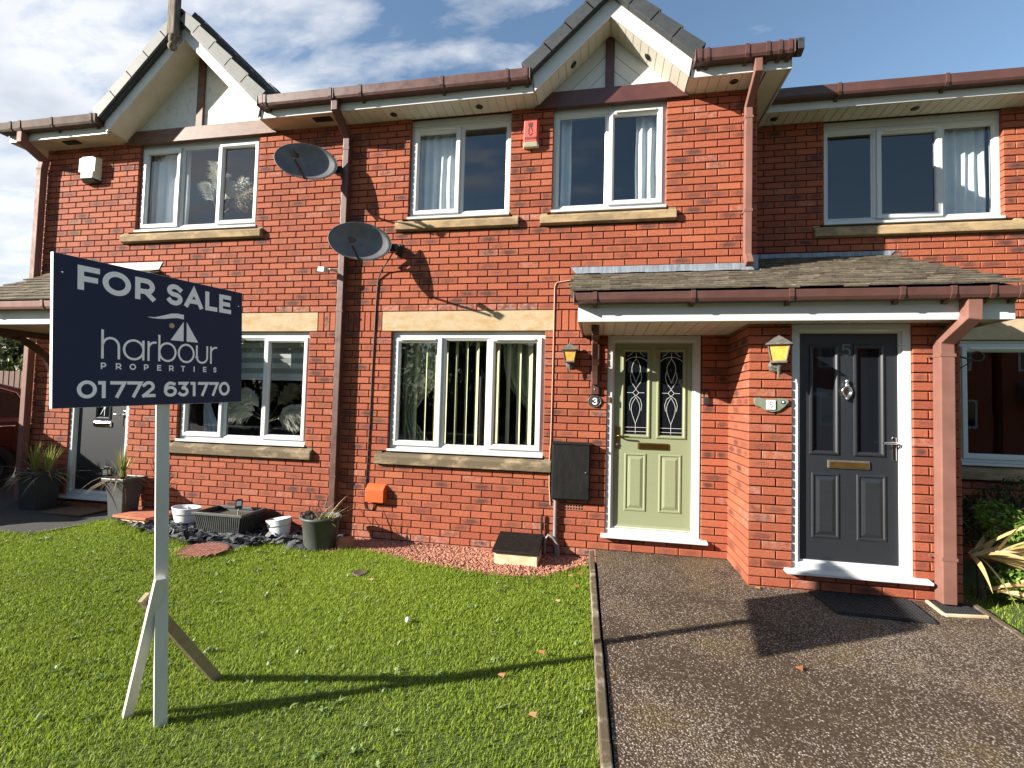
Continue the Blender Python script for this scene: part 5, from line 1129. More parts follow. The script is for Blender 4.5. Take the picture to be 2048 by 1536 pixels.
tag(nmesh('fallen_leaves', *(lambda pts: (np.concatenate([np.array([(x-.02, y-.012, z+.02), (x+.016, y-.016, z+.012), (x+.022, y+.012, z+.024), (x-.014, y+.016, z+.016)]) for x, y, z in pts]), np.arange(len(pts)*4).reshape(-1, 4)))([(.297, -1.765, -.02), (-.236, -.62, -.085), (-.17, -.85, -.085), (-.30, -1.2, -.085), (-.33, -2.0, -.085), (-.15, -.55, -.085), (-.30, -2.6, -.085), (-1.9, -1.15, -.085), (1.15, -1.95, -.025), (-.52, -2.3, -.085), (1.3, -.72, -.01), (-.75, -.75, -.08)]), 'leaf_fallen', tone=np.repeat(rng.uniform(0, 1, 12), 4)), 'few dry fallen leaves on the lawn and drive', 'leaves', kind='stuff')
m = MB(); m.lathe([(.0, .018), (.012, .015), (.018, 0), (.012, -.014)], (-1.30, -1.785, -.07), 12); tag(m.build('white_pebble', 'ball_white'), 'small round white pebble lying in the lawn', 'pebble')

# ------------------------------------------------------------------ plants and pots by the wall
def strap_leaves(name, mat, base, n, L0, L1, wd, el, droop, parent, azr=(0, 6.28), tone=(0, 1), segs=6, spread=.03, roll=0):
    V = []; F = []; T_ = []
    for i in range(n):
        az = random.uniform(*azr); e = math.radians(random.uniform(*el)); Ln = random.uniform(L0, L1); p = Vector(base)+Vector((random.uniform(-1, 1), random.uniform(-1, 1), 0))*spread
        d = Vector((math.cos(az)*math.cos(e), math.sin(az)*math.cos(e), math.sin(e))); s_ = Vector((-math.sin(az), math.cos(az), 0)); s_ = (s_+d.cross(s_)*random.uniform(-roll, roll)).normalized(); tn = random.uniform(*tone); g = random.uniform(*droop); b0 = len(V)
        for k in range(segs+1):
            t = k/segs; w_ = wd*(.6+.6*t if t < .3 else .78)*(1 if t < .5 else (1-t)*2+.02)
            V += [p+s_*w_/2+Vector((0, 0, w_*.15)), p-s_*w_/2+Vector((0, 0, w_*.15))]; T_ += [tn, tn]
            d = (d+Vector((0, 0, -g/segs))).normalized(); p = p+d*(Ln/segs)
        for k in range(segs): F.append((b0+2*k, b0+2*k+1, b0+2*k+3, b0+2*k+2))
    return nmesh(name, [tuple(v) for v in V], F, mat, parent, tone=np.array(T_), origin=base)
def tall_planter(x, y, z, a, b, hgt, mat, label):
    R_ = empty('tall_planter', (x, y, z), label, 'planter', 'tall square planters by the porch')
    m = MB(); pr = [(0, a), (.15, a*1.02), (.5, a*1.10), (.8, (a+b)/2*1.02), (1, b)]
    V = []; F = []
    for t, r in pr: V += [(x-r, y-r, z+t*hgt), (x+r, y-r, z+t*hgt), (x+r, y+r, z+t*hgt), (x-r, y+r, z+t*hgt)]
    for i in range(len(pr)-1):
        for k in range(4): F.append((4*i+k, 4*i+(k+1) % 4, 4*i+4+(k+1) % 4, 4*i+4+k))
    F.append((3, 2, 1, 0)); m.add(V, F); m.ring(x-b-.006, x+b+.006, 0, 1, [(0, 0)], closed=False) if False else None
    for s0, s1 in (((-b-.007, -b-.007), (b+.007, -b+.018)), ((-b-.007, b-.018), (b+.007, b+.007))): m.box(x+s0[0], x+s1[0], y+s0[1], y+s1[1], z+hgt-.035, z+hgt+.004)
    for s0 in (-b-.007, b-.018): m.box(x+s0, x+s0+.025, y-b+.0185, y+b-.0185, z+hgt-.035, z+hgt+.004)
    m.build('planter_body', mat, R_, .006); cbox('soil', 'soil', R_, x-b+.02, x+b-.02, y-b+.02, y+b-.02, z+hgt-.06, z+hgt-.035)
tall_planter(-5.60, -.19, .0, .10, .15, .46, 'planter_grey', 'tall tapered grey planter beside the charcoal door step with spiky plant')
tall_planter(-6.80, -.24, .03, .12, .155, .45, 'planter_black', 'tall black square planter in shade beneath the brown porch canopy')
def cordyline(x, y, z, label, k=1):
    R_ = empty('cordyline', (x, y, z), label, 'plant', 'spiky cordyline plants'); 
    strap_leaves('green_leaves', 'leaf_cordyline', (x, y, z+.03), 34, .26*k, .42*k, .016, (62, 90), (.0, .25), R_, segs=4, spread=.02)
    strap_leaves('dead_leaves', 'leaf_dead', (x, y, z+.02), 46, .25*k, .5*k, .017, (5, 45), (.7, 1.9), R_, spread=.03)
    MB().tube([(x, y, z-.05), (x, y, z+.06)], .02, 8).build('stem', 'bark', R_)
cordyline(-5.62, -.20, .42, 'spiky green cordyline with dry drooping leaves in the grey planter')
cordyline(-6.92, -.22, .42, 'spiky cordyline in the black planter, nearest the parked car'); cordyline(-6.70, -.24, .42, 'spiky cordyline in the black planter, nearest the charcoal door')
def solar(x, y, z, rot, tilt, label):
    R_ = empty('solar_lantern', (x, y, z), label, 'solar light', 'small solar garden lights'); T = Matrix.Translation((x, y, z)) @ Matrix.Rotation(rot, 4, 'Z') @ Matrix.Rotation(tilt, 4, 'X')
    m = MB(); m.T = T; m.box(-.036, .036, -.036, .036, .075, .085); m.box(-.022, .022, -.022, .022, .0855, .1); 
    for sx in (-1, 1):
        for sy in (-1, 1): m.box(sx*.03-.004, sx*.03+.004, sy*.03-.004, sy*.03+.004, .0105, .0745)
    m.box(-.034, .034, -.034, .034, 0, .01); m.tube([(0, 0, -.12), (0, 0, -.001)], .006, 6); m.build('frame', 'black_plastic', R_); m = MB(); m.T = T; m.box(-.026, .026, -.026, .026, .012, .073); m.build('light_panel', 'pale_print', R_)
solar(-5.70, -.33, .50, .4, .1, 'small black solar light stuck in the tall grey planter'); solar(-4.02, -.20, .20, .6, -.6, 'small black solar light lying in the black ribbed trough'); solar(-2.93, -.50, .215, .2, .5, 'small black solar light leaning in the round charcoal pot')
# stone slab step
P = empty('stone_slab', (-5.2, -.25, .0), 'terracotta coloured stone slab lying on a pale block by the grey planter', 'slab'); MB().prism([(-5.47, -.425), (-4.98, -.46), (-4.94, -.06), (-5.40, -.03)], 'z', .045, .075).build('slab', 'red_slab', P, .006); MB().prism([(-5.40, -.40), (-5.02, -.43), (-5.0, -.1), (-5.38, -.1)], 'z', -.03, .044).build('block', 'pale_slab', P, .006)
def white_pot(x, y, z, r, hgt, tilt, label):
    R_ = empty('white_pot', (x, y, z), label, 'plant pot', 'white ribbed pots'); m = MB(); m.T = Matrix.Translation((x, y, z)) @ Matrix.Rotation(tilt, 4, 'Y'); pr = [(r*.62, 0)]
    for i in range(16): t = i/15; pr.append((r*(.64+.33*t**.7)+(.003 if i % 2 else -.001), hgt*(.03+.9*t)))
    pr += [(r, hgt*.955), (r, hgt), (r*.93, hgt), (r*.90, hgt*.6), (0, hgt*.55)]; m.lathe(pr, (0, 0, 0), 30, sx=1.15, sy=.85); m.build('pot', 'pot_white', R_)
white_pot(-4.70, -.21, -.03, .145, .20, .02, 'white ribbed oval pot standing on slate beside the black trough'); white_pot(-3.46, -.22, -.075, .125, .20, -.16, 'white ribbed oval pot tilted on the slate beside the round charcoal pot')
P = empty('ribbed_trough', (-4.05, -.24, -.06), 'black ribbed rectangular planting trough on the slate by the wall', 'trough')
m = MB(); b0, b1 = (-4.34, -3.83, -.40, -.10), (-4.40, -3.77, -.45, -.05); zb_, zt_ = -.05, .17
m.add([(b0[0], b0[2], zb_), (b0[1], b0[2], zb_), (b0[1], b0[3], zb_), (b0[0], b0[3], zb_), (b1[0]+.02, b1[2]+.02, zt_), (b1[1]-.02, b1[2]+.02, zt_), (b1[1]-.02, b1[3]-.02, zt_), (b1[0]+.02, b1[3]-.02, zt_)], [(3, 2, 1, 0), (0, 1, 5, 4), (1, 2, 6, 5), (2, 3, 7, 6), (3, 0, 4, 7)]); m.build('trough_body', 'planter_black', P)
m = MB(); m.box(b1[0], b1[1], b1[2], b1[2]+.035, .155, .185); m.box(b1[0], b1[1], b1[3]-.035, b1[3], .155, .185); m.box(b1[0], b1[0]+.035, b1[2]+.0355, b1[3]-.0355, .155, .185); m.box(b1[1]-.035, b1[1], b1[2]+.0355, b1[3]-.0355, .155, .185); m.build('trough_rim', 'pot_charcoal', P, .004); cbox('soil', 'soil', P, -4.35, -3.82, -.40, -.1, .10, .13)
for i in range(22):
    t = (i+.5)/22; x0_, x1_ = b0[0]+t*(b0[1]-b0[0]), b1[0]+.02+t*(b1[1]-b1[0]-.04); m = MB(); m.sweep([(x0_, b0[2]-.004, zb_+.02), (x1_, b1[2]+.02-.006, .152)], .012, .012); m.build('rib', 'pot_charcoal', P)
for i in range(10):
    t = (i+.5)/10; y0_, y1_ = b0[2]+t*(b0[3]-b0[2]), b1[2]+.02+t*(b1[3]-b1[2]-.04); m = MB(); m.sweep([(b0[1]+.004, y0_, zb_+.02), (b1[1]-.014, y1_, .152)], .012, .012, (1, 0, 0)); m.build('rib', 'pot_charcoal', P)
strap_leaves('seedlings', 'leaf_bush', (-3.95, -.25, .13), 12, .03, .07, .012, (30, 80), (0, .4), P, segs=3, spread=.1)
P = empty('round_pot', (-2.86, -.40, -.09), 'round charcoal plastic plant pot holding a withered spiky plant', 'plant pot')
m = MB(); m.lathe([(.155, 0), (.160, .02), (.185, .29), (.20, .30), (.204, .315), (.196, .328), (.182, .322), (.178, .27), (0, .265)], (-2.86, -.40, -.09), 40); m.build('pot', 'pot_charcoal', P)
for s_ in (-1, 1): MB().tube([(-2.86+s_*.19, -.44, .19), (-2.86+s_*.225, -.44, .20), (-2.86+s_*.235, -.40, .255), (-2.86+s_*.225, -.36, .20), (-2.86+s_*.19, -.36, .19)], .008, 6).build('handle', 'pot_charcoal', P)
m = MB(); m.lathe([(.0, .02), (.12, .012), (.178, 0)], (-2.86, -.40, .178), 24); m.build('soil', 'soil', P)
P = empty('withered_plant', (-2.86, -.40, .19), 'withered spiky plant with pale and dead leaves in the round pot', 'plant'); strap_leaves('leaves', 'leaf_dead', (-2.84, -.40, .185), 30, .12, .34, .016, (8, 60), (.0, .9), P, spread=.09); strap_leaves('green_leaves', 'leaf_pale', (-2.78, -.42, .185), 30, .07, .18, .022, (15, 70), (.1, .8), P, spread=.06, segs=4)
strap_leaves('stalks', 'leaf_straw', (-2.82, -.40, .19), 7, .28, .45, .009, (15, 55), (-.1, .3), P, azr=(-1.0, 1.2), segs=4)
cb = tag(MB().prism([(-2.66, -.42), (-2.55, -.30), (-2.50, -.34), (-2.61, -.46)], 'z', -.09, .03).build('broken_brick', 'brick_cover', None, .006), 'broken piece of brick leaning beside the round charcoal pot', 'brick')
# drain cover with slots, lawn cap, mats, grate
P = empty('drain_cover', (-3.82, -.88, -.06), 'round red brick slotted drain cover at the edge of the lawn', 'drain cover'); cx, cy, rr = -3.82, -.90, .235
m = MB(); m.lathe([(rr, -.02), (rr, .0), (0, .0)], (cx, cy, G(cx, cy)+.004), 36); m.build('cover_base', 'iron_brown', P)
for i in range(13):
    xx = cx-rr+(i+.5)*2*rr/13; hl = math.sqrt(max(0, rr*rr-(xx-cx)**2))*.97
    if hl < .03: continue
    for k in range(max(1, int(hl*2/.075))):
        kk = max(1, int(hl*2/.075)); y0_ = cy-hl+2*hl*k/kk; y1_ = cy-hl+2*hl*(k+1)/kk; cbox('paver', 'brick_cover', P, xx-.0145, xx+.0145, y0_+.003, y1_-.003, G(cx, cy)+.0045, G(cx, cy)+.014, .002)
m = MB(); m.lathe([(.07, -.02), (.07, .0), (.058, .004), (.05, .0), (0, .002)], (-2.09, -.98, -.085), 24); tag(m.build('stopcock_cover', 'iron_brown'), 'small round rusty stopcock cover sunk in the lawn', 'cover')
P = empty('door_mat', (2.08, -.88, 0), 'black rubber honeycomb door mat in front of the charcoal door 5', 'door mat')
mp_ = [(1.69, -.685), (2.42, -.675), (2.36, -1.10), (1.735, -1.085)]; MB().prism(mp_, 'z', zd(0, -.9)+.004, zd(0, -.9)+.010).build('mat_base', 'rubber', P)
fq = lambda u, v: Vector((mp_[0][0]*(1-u)*(1-v)+mp_[1][0]*u*(1-v)+mp_[2][0]*u*v+mp_[3][0]*(1-u)*v, mp_[0][1]*(1-u)*(1-v)+mp_[1][1]*u*(1-v)+mp_[2][1]*u*v+mp_[3][1]*(1-u)*v, zd(0, -.9)+.016))
m = MB()
for i in range(23): m.sweep([fq((i+.5)/23, .02), fq((i+.5)/23, .98)], .011, .012, (0, 0, 1))
m.build('ribs', 'rubber', P); m = MB()
for i in range(14): m.sweep([fq(.01, (i+.5)/14), fq(.99, (i+.5)/14)], .009, .0115, (0, 0, 1))
m.build('cross_ribs', 'rubber', P)
P = empty('drain_grate', (2.68, -.75, 0), 'black drain grate set in a stone frame below the porch downpipe', 'drain grate'); MB().prism([(2.52, -.92), (2.80, -.88), (2.82, -.66), (2.56, -.66)], 'z', -.03, .002).build('grate_base', 'black_void', P)
m = MB()
for i in range(11): m.sweep([(2.545+.022*i, -.90+.003*i, .004), (2.575+.022*i, -.67, .004)], .009, .008, (0, 0, 1))
for i in range(8): m.sweep([(2.53+.006*i, -.90+.03*i, .0045), (2.80, -.87+.028*i, .0045)], .007, .008, (0, 0, 1))
m.build('grille', 'rubber', P); m = MB(); m.sweep([(2.515, -.93, .0), (2.81, -.89, .0)], .02, .02, (0, 0, 1)); m.sweep([(2.51, -.92, .001), (2.55, -.67, .001)], .02, .02, (0, 0, 1)); m.build('grate_frame', 'pale_slab', P, .003)
tag(MB().prism([(-6.50, -.42), (-5.93, -.43), (-5.93, -.06), (-6.50, -.06)], 'z', .022, .04).build('coir_mat', 'coir', None, .004), 'brown coir door mat on the shaded ground before the porch door', 'door mat')
# ------------------------------------------------------------------ shrubs and trees
def leaf_cloud(name, blobs, n, size, mat, parent, seed=1, flat=.0, tone=(0, 1), hollow=.55):
    r = np.random.default_rng(seed); V = []; T_ = []
    wts = np.array([b[1][0]*b[1][1]*b[1][2] for b in blobs])**.7; wts /= wts.sum()
    for (c, rad), w_ in zip(blobs, wts):
        k = int(n*w_); d = r.normal(0, 1, (k, 3)); d /= np.linalg.norm(d, axis=1)[:, None]; q_ = (hollow+(1-hollow)*r.uniform(0, 1, k)**.6); q_ *= 1+.16*np.sin(d[:, 0]*9+c[0]*3)*np.sin(d[:, 1]*8+c[1])*np.sin(d[:, 2]*7)
        p = np.array(c)+d*np.array(rad)*q_[:, None]
        nn = d+r.normal(0, .55, (k, 3)); nn /= np.linalg.norm(nn, axis=1)[:, None]; a = np.cross(nn, r.normal(0, 1, (k, 3))); a /= np.linalg.norm(a, axis=1)[:, None]; b_ = np.cross(nn, a)
        s_ = r.uniform(.6, 1.25, k)[:, None]*size; ww = .42
        V.append(np.stack([p-a*s_, p+b_*s_*ww+nn*s_*.1, p+a*s_, p-b_*s_*ww+nn*s_*.1], 1)); T_.append(np.clip(r.uniform(*tone, k), 0, 1))
    V = np.concatenate(V); T_ = np.concatenate(T_); F = np.arange(len(V)*4).reshape(-1, 4)
    return nmesh(name, V.reshape(-1, 3), F, mat, parent, tone=np.repeat(T_, 4))
def shrub(name, base, blobs, n, size, mat, label, seed, group=None, cat='shrub', tr=None, **k):
    R_ = empty(name, base, label, cat, group); leaf_cloud('crown' if cat == 'tree' else 'foliage', blobs, n, size, mat, R_, seed, **k)
    m = MB()
    for c, rad in blobs[:10]:
        b_ = Vector(base); e = Vector(c); mid = (b_+e)/2+Vector((random.uniform(-.1, .1), random.uniform(-.1, .1), 0))*rad[0]
        r_ = tr or .012; m.tube([b_, mid, e, e+(e-mid)*.5], [r_, r_*.7, r_*.45, r_*.15], 6)
    m.build('trunk' if cat == 'tree' else 'stems', 'bark', R_); return R_
rb = random.Random(11)
bl = [((3.38+rb.uniform(-.12, .55), -.42+rb.uniform(-.14, .12), rb.uniform(.10, .66)), (.16, .15, .13)) for i in range(16)]
shrub('leafy_shrub', (3.55, -.4, -.05), bl, 6000, .024, 'leaf_bush', 'bright green small-leaved shrub beside the brick porch', 2)
bl = [((3.2+.12*i, .40+rb.uniform(-.12, .15), rb.uniform(.3, .80)), (.2, .16, .2)) for i in range(14)]
shrub('leafy_shrub', (4.0, .45, -.05), bl, 5200, .024, 'leaf_dark', 'dark dense shrub under the window behind the brick porch', 3)
P = empty('strap_leaf_plant', (3.15, -.40, .0), 'dry straw-coloured strap-leaved plant sprawling in front of the shrub', 'plant')
strap_leaves('leaves', 'leaf_straw', (3.08, -.42, .32), 34, .4, .85, .042, (-14, 50), (.1, 1.1), P, azr=(-2.0, .9), segs=7, spread=.08, roll=1.5); strap_leaves('leaves', 'leaf_straw', (3.12, -.5, .08), 12, .4, .8, .036, (0, 30), (.1, .6), P, azr=(-1.6, .5), segs=7, spread=.08, roll=1.5); strap_leaves('leaves', 'leaf_straw', (3.25, -.3, .45), 6, .35, .6, .03, (20, 55), (.1, .4), P, azr=(-.6, .5), segs=7)
MB().tube([(3.12, -.38, -.05), (3.11, -.38, .2), (3.10, -.38, .30)], [.03, .025, .015], 8).build('stem', 'bark', P)
for k_, (bx, by, bz, sx) in enumerate(((-17.5, 7.2, 2.2, 1.3), (-15.4, 7.0, 2.3, 1.4), (-13.2, 7.3, 2.4, 1.4), (-11.2, 7.2, 2.3, 1.3))):
    bl = [((bx+rb.uniform(-sx, sx), by+rb.uniform(-.7, .7), bz+rb.uniform(-1.9, .9)), (.75, .6, .6)) for i in range(24)]
    shrub('garden_tree', (bx, by, -.1), bl, 12000, .10, 'leaf_hedge', 'dense dark garden tree standing behind the brown board fence', 20+k_, 'trees behind the fence', 'tree', tr=.07, hollow=.25)
FN = empty('board_fence', (-14, 5.6, 0), 'brown vertical board garden fence behind the parked car', 'fence')
xx = -19.0
for i in range(88): cbox('board', 'fence_wood', FN, xx+.002, xx+.096, 5.6+(.012 if i % 2 else 0), 5.618+(.012 if i % 2 else 0), .0, 2.03+random.uniform(-.008, .008)); xx += .1
for z_ in (.35, 1.7): cbox('rail', 'fence_wood', FN, -19, -10.2, 5.632, 5.68, z_, z_+.09)

# ------------------------------------------------------------------ curtains, blinds and things in the windows
def curtain(x0, x1, y, z0, z1, mat, label, group, waves=5, amp=.022, tie=None, name='curtain'):
    n = 60; V = []; F = []; rows = 9
    for j in range(rows+1):
        t = j/rows; z_ = z1+(z0-z1)*t; k = 1.0
        if tie: k = 1-.72*math.exp(-((t-tie[1])/.28)**2)
        for i in range(n+1):
            s_ = i/n; x_ = (x0+(x1-x0)*s_*k) if (not tie or tie[0] == 'l') else (x1-(x1-x0)*(1-s_)*k)
            V.append((x_+.004*math.sin(9*s_+j), y+amp*math.sin(2*math.pi*waves*s_+.4*math.sin(3*t))*(.6+.4*t)+.006*math.sin(17*s_), z_))
    for j in range(rows):
        for i in range(n): a = j*(n+1)+i; F.append((a, a+1, a+n+2, a+n+1))
    return tag(nmesh(name, V, F, mat, smooth=True), label, 'curtain', group)
CG = 'curtains behind the windows'
curtain(-5.86, -5.28, .17, 3.5, 4.66, 'curtain_white', 'pale curtain behind the casement of the window above the for sale board', CG, 4)
curtain(-2.13, -1.62, .17, 3.5, 4.66, 'curtain_white', 'sheer pale curtain behind the opening casement beside the red alarm box', CG, 5)
curtain(-.52, -.36, .17, 3.5, 4.66, 'curtain_white', 'narrow pale curtain bunched at the fixed pane under the boarded gable', CG, 2)
curtain(.33, .60, .17, 3.5, 4.66, 'curtain_white', 'pale curtain behind the casement under the boarded gable', CG, 3)
curtain(3.66, 4.12, .96, 3.5, 4.70, 'curtain_white', 'pale curtain with sunlit patches in the upper window of the set-back house', CG, 5)
curtain(-2.30, -1.75, .30, .92, 2.2, 'curtain_green', 'grey-green curtain tied back behind vertical blinds, beside the black cable', CG, 5, tie=('l', .7))
curtain(-1.10, -.60, .30, .92, 2.2, 'curtain_green', 'grey-green curtain tied back behind vertical blinds, beside the meter cabinet', CG, 5, tie=('r', .75))
curtain(-5.05, -4.70, .32, .92, 2.2, 'curtain_white', 'grey tied curtain in the ground floor window behind the sign post', CG, 4, tie=('l', .6))
VB = empty('vertical_blind', (-1.46, .24, .92), 'cream vertical slat blind turned open in the ground floor window', 'blind')
cbox('headrail', 'blind_cream', VB, -2.28, -.64, .17, .21, 2.16, 2.20)
for i in range(14):
    x_ = -2.22+.121*i; a = math.radians(-50+random.uniform(-9, 9)); q = MB(); q.T = Matrix.Translation((x_, .19, 0)) @ Matrix.Rotation(a, 4, 'Z'); q.box(-.044, .044, -.0008, .0008, .95, 2.158); q.build('slat', 'blind_cream', VB)
ZB = empty('roller_blind', (-4.2, .25, 1.8), 'striped grey day-and-night roller blind half lowered behind the sign board', 'blind')
for i in range(8): cbox('band', 'blind_grey' if i % 2 else 'blind_pale', ZB, -5.06, -3.41, .24+(.001*(i % 2)), .243+(.001*(i % 2)), 1.70+.064*i, 1.70+.064*(i+1)-.0005)
cbox('bottom_bar', 'upvc', ZB, -5.06, -3.41, .236, .25, 1.68, 1.6995)
def plume(base, tip, n, Ln, mat, parent, seed):
    r = random.Random(seed); b_, t_ = Vector(base), Vector(tip); V = []; F = []; T_ = []
    MB().tube([b_, b_.lerp(t_, .5)+Vector((0, 0, .05)), t_], .003, 5).build('stalk', 'plume_brown', parent)
    for i in range(n):
        s_ = .42+.58*r.random(); p = b_.lerp(t_, s_)+Vector((0, 0, .2*s_*(1-s_))); d = (t_-b_).normalized(); w_ = Vector((r.gauss(0, 1), r.gauss(0, .6), r.gauss(0, 1))).normalized(); d = (d+w_*.65).normalized(); k = Ln*(1.15-.7*abs(s_-.6))*r.uniform(.6, 1.1); sd = d.cross(Vector((0, 1, .2))).normalized()*.0055; o_ = len(V)
        q_ = p+d*k*.5; e = p+d*k+Vector((0, 0, -k*.35)); V += [p+sd, p-sd, q_+sd, q_-sd, e]; F += [(o_, o_+1, o_+3), (o_, o_+3, o_+2), (o_+2, o_+3, o_+4)]
    nmesh('plume', [tuple(v) for v in V], F, mat, parent)
P = empty('pampas_vase', (-4.83, .20, 3.56), 'white pampas grass in a clear vase at the window above the sign', 'vase'); m = MB(); m.lathe([(.05, 0), (.055, .02), (.05, .18), (.045, .26)], (-4.83, .19, 3.55), 20); m.build('vase', 'curtain_white', P)
for k, (dx, dz, mt) in enumerate(((-.08, .78, 'plume'), (.06, .62, 'plume'), (-.20, .52, 'plume'), (.16, .52, 'plume'), (.34, .55, 'plume'), (.50, .40, 'plume_brown'), (.38, .28, 'plume_brown'))): plume((-4.83, .17, 3.75), (-4.83+dx, .16, 3.62+dz), 520, .16, mt, P, k)
P = empty('pampas_vase', (-4.02, .20, .92), 'pampas grass in a smoked glass vase at the ground floor window', 'vase'); m = MB(); m.lathe([(.05, 0), (.062, .02), (.062, .16), (.03, .22), (.022, .26), (.026, .27)], (-4.02, .20, .93), 20); m.build('vase', 'vase_smoke', P)
for k, (dx, dz, mt) in enumerate(((-.42, .42, 'plume'), (-.30, .55, 'plume'), (.02, .62, 'plume_brown'), (.34, .62, 'plume_brown'), (.45, .36, 'plume'), (.36, .22, 'plume'), (-.46, .30, 'plume'))): plume((-4.02, .20, 1.16), (-4.02+dx, .19, .95+dz), 520, .17, mt, P, 30+k)
m = MB(); m.lathe([(.075, 0), (.07, .03), (.045, .058), (0, .07)], (-4.20, .18, .925), 20); tag(m.build('white_ornament', 'ball_white'), 'white domed ornament on the sill beside the smoked glass vase', 'ornament')

# ------------------------------------------------------------------ parked car by the side of the house
CR = empty('parked_car', (-9.3, -.95, .03), 'dark copper red car parked in shade beside the house', 'car')
x0, x1 = -10.2, -8.42; zc = .03
prof = [(-1.95, .35), (-2.0, .55), (-1.92, .78), (-1.05, .97), (-.95, 1.0), (2.2, 1.03), (2.42, .95), (2.48, .55), (2.42, .33), (1.95, .28), (1.85, .45), (1.6, .62), (1.3, .62), (1.05, .45), (.98, .25), (-.75, .25), (-.82, .45), (-1.05, .62), (-1.35, .62), (-1.6, .45), (-1.68, .3)]
MB().prism([(a-1.2, b+zc) for a, b in prof], 'x', x0, x1).build('body', 'car_paint', CR, .04, seg=3)
cabp = [(-1.0, 1.0), (-.25, 1.52), (.2, 1.60), (1.5, 1.58), (2.1, 1.42), (2.36, 1.0)]
m = MB(); n_ = len(cabp); t_ = .17
m.add([(x0+.03+t_*(b-1.0)/.6, a-1.2, b+zc) for a, b in cabp]+[(x1-.03-t_*(b-1.0)/.6, a-1.2, b+zc) for a, b in cabp], [tuple(range(n_)), tuple(range(2*n_-1, n_-1, -1))]+[(i, (i+1) % n_, n_+(i+1) % n_, n_+i) for i in range(n_)]); m.build('cabin', 'car_paint', CR, .03, seg=3)
for (wa) in ([(-.78, 1.05), (-.18, 1.46), (.55, 1.51), (.62, 1.05)], [(.70, 1.05), (.63, 1.51), (1.45, 1.49), (1.78, 1.38), (1.95, 1.05)]):
    m = MB(); m.add([(x1-.022-t_*(b-1.0)/.6, a-1.2, b+zc) for a, b in wa], [(0, 1, 2, 3) if len(wa) == 4 else (0, 1, 2, 3, 4)]); m.build('side_window', 'glass_dark', CR, recalc=False)
MB().tube([(x1-.018-t_*(b-1)/.6, a-1.2, b+zc) for a, b in [(-.80, 1.04), (-.18, 1.49), (.5, 1.535), (1.45, 1.52), (1.8, 1.41), (1.99, 1.04)]], .012, 6).build('chrome_trim', 'chrome', CR)
m = MB(); m.add([(x0+.15, -.93-1.2, 1.06+zc), (x1-.15, -.93-1.2, 1.06+zc), (x1-.26, -.33-1.2, 1.485+zc), (x0+.26, -.33-1.2, 1.485+zc)], [(0, 1, 2, 3)]); m.v = [v+Vector((0, -.02, .02)) for v in m.v]; m.build('windscreen', 'glass_dark', CR, recalc=False)
for yy_, nm in ((-.65, 'door_handle'), (.42, 'door_handle')): MB().tube([(x1+.0, yy_-.1, .945), (x1+.03, yy_-.08, .95), (x1+.032, yy_+.08, .955), (x1, yy_+.1, .955)], .013, 8).build(nm, 'chrome', CR)
for yy_ in (-1.6, -.62, .50): cbox('door_gap', 'black_void', CR, x1-.002, x1+.0015, yy_-.003, yy_+.003, .35, 1.03)
for wy in (-2.4, .25):
    for xx_, s_ in ((x0+.09, -1), (x1-.09, 1)):
        m = MB(); m.lathe([(.2, -.10), (.31, -.10), (.335, -.07), (.335, .07), (.31, .10), (.2, .10)], (0, 0, 0), 32, cap=False); m.v = [Vector((xx_+v.z, wy+v.x, .365+v.y)) for v in m.v]; wv = m.build('wheel', 'tyre', CR)
        m = MB(); m.lathe([(.0, .05), (.04, .06), (.06, .04), (.19, .075), (.2, .09), (.205, .0)], (0, 0, 0), 20); m.v = [Vector((xx_+s_*v.z, wy+v.x, .365+v.y)) for v in m.v]; m.build('rim', 'black_plastic', wv)
for xx_, s_ in ((x0, -1), (x1, 1)):
    m = MB(); m.box(xx_+s_*.0-.09 if s_ < 0 else xx_+.01, xx_-.01 if s_ < 0 else xx_+.19, -1.92, -1.75, 1.02, 1.16); m.build('mirror', 'car_paint', CR, .03)
    cbox('headlight', 'pale_print', CR, xx_+(.05 if s_ < 0 else -.35), xx_+(.35 if s_ < 0 else -.05), -3.205, -3.16, .66, .78, .01)

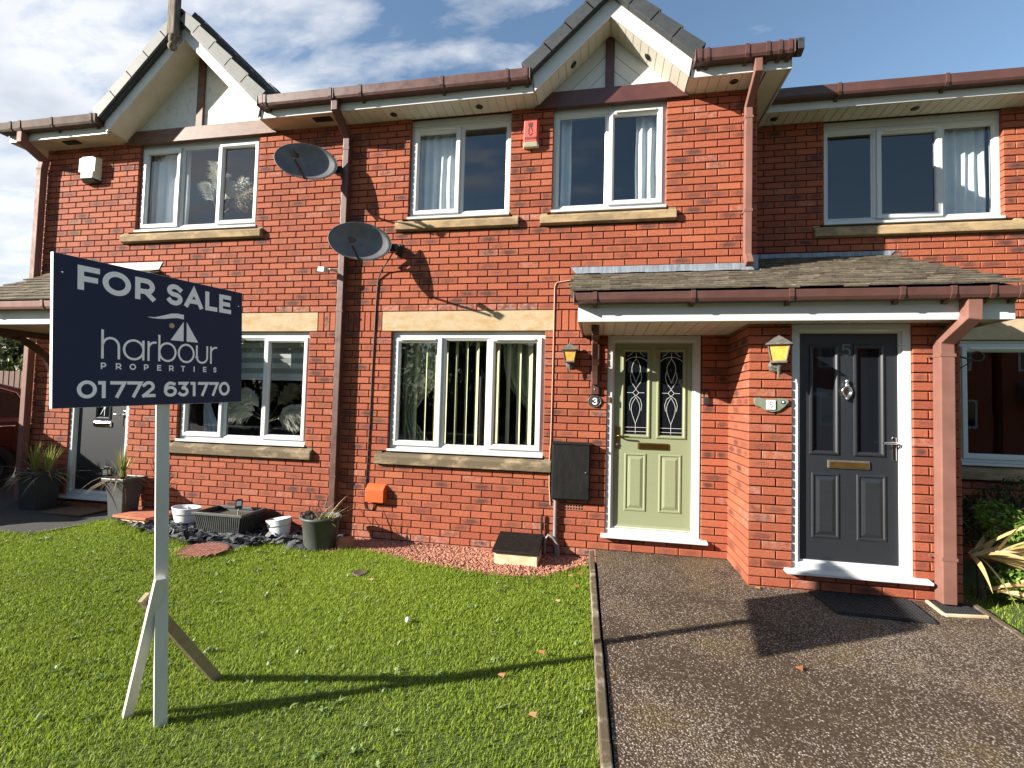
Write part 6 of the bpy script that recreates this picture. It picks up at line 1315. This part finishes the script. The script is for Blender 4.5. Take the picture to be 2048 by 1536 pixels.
# ------------------------------------------------------------------ across the street (seen only as reflections)
def far_house(x0, y, w_, label):
    R_ = empty('opposite_house', (x0+w_/2, y-3, -.3), label, 'house', 'houses across the street')
    m = MB(); m.box(x0, x0+w_, y-7, y, -.3, 4.9); m.build('wall', 'mortar_far', R_)
    MB().prism([(y+.4, 4.85), (y-3.5, 7.0), (y-7.4, 4.85)], 'x', x0-.2, x0+w_+.2).build('roof', 'tile_far', R_)
    for (a, b, c, d) in ((.6, 2.3, 3.5, 4.6), (3.0, 4.2, 3.5, 4.6), (3.0, 4.4, .9, 2.2)):
        f = MB(); f.ring(x0+a, x0+b, c, d, [(0, y+.03), (.09, y+.03), (.09, y+.001), (0, y+.001)]); f.box(x0+(a+b)/2-.05, x0+(a+b)/2+.05, y+.001, y+.029, c+.09, d-.09); wv = f.build('window', 'far_white', R_); cbox('pane', 'glass_dark', wv, x0+a+.09, x0+b-.09, y+.004, y+.01, c+.09, d-.09)
    cbox('door', 'far_door', R_, x0+1.1, x0+2.0, y+.001, y+.05, -.2, 2.0); cbox('door_frame', 'far_white', R_, x0+1.0, x0+2.1, y+.001, y+.03, -.2, 2.1)
    MB().prism([(y+1.2, 2.3), (y+.001, 3.0), (y+.001, 2.2), (y+1.2, 2.2)], 'x', x0+.5, x0+2.8).build('porch_roof', 'tile_far', R_); cbox('porch_fascia', 'far_white', R_, x0+.45, x0+2.85, y+1.201, y+1.23, 2.15, 2.32)
far_house(12.2, -18, 5.0, 'red brick house across the street with a green door and tiled porch'); far_house(17.6, -18, 5.0, 'red brick house across the street, standing next to the street corner'); far_house(6.8, -20, 5.0, 'red brick house across the street, standing next to the tall trees')
for k_, (bx, by, hh_) in enumerate(((-3.0, -21, 5.5), (-8, -23, 6.5), (2.5, -22, 5.0), (-13, -21, 6.0), (-18.5, -19, 5.5), (-24, -20, 6), (-5.5, -19, 4.5), (.2, -19, 4.2))):
    bl = [((bx+rb.uniform(-2, 2), by+rb.uniform(-1.5, 1.5), rb.uniform(1.2, hh_)), (1.2, 1.1, 1.0)) for i in range(16)]
    shrub('street_tree', (bx, by, -.3), bl, 3000, .2, 'leaf_dark', 'dark leafy tree across the street, mirrored in the windows', 40+k_, 'trees across the street', 'tree', tr=.15)
HB = empty('added_hedge', (-12, -25, -.3), 'long dark hedge added across the street to darken the window reflections', 'hedge')
leaf_cloud('foliage', [((-42+3.2*i, -25+rb.uniform(-.4, .4), 1.3+rb.uniform(-.2, .5)), (2.2, 1.0, 2.0)) for i in range(20)], 26000, .2, 'leaf_dark', HB, 77, hollow=.3)  # unseen hedge, added to block the bright horizon in the window reflections
cbox('stems', 'bark', HB, -43, 20, -25.3, -24.7, -.3, 1.2)
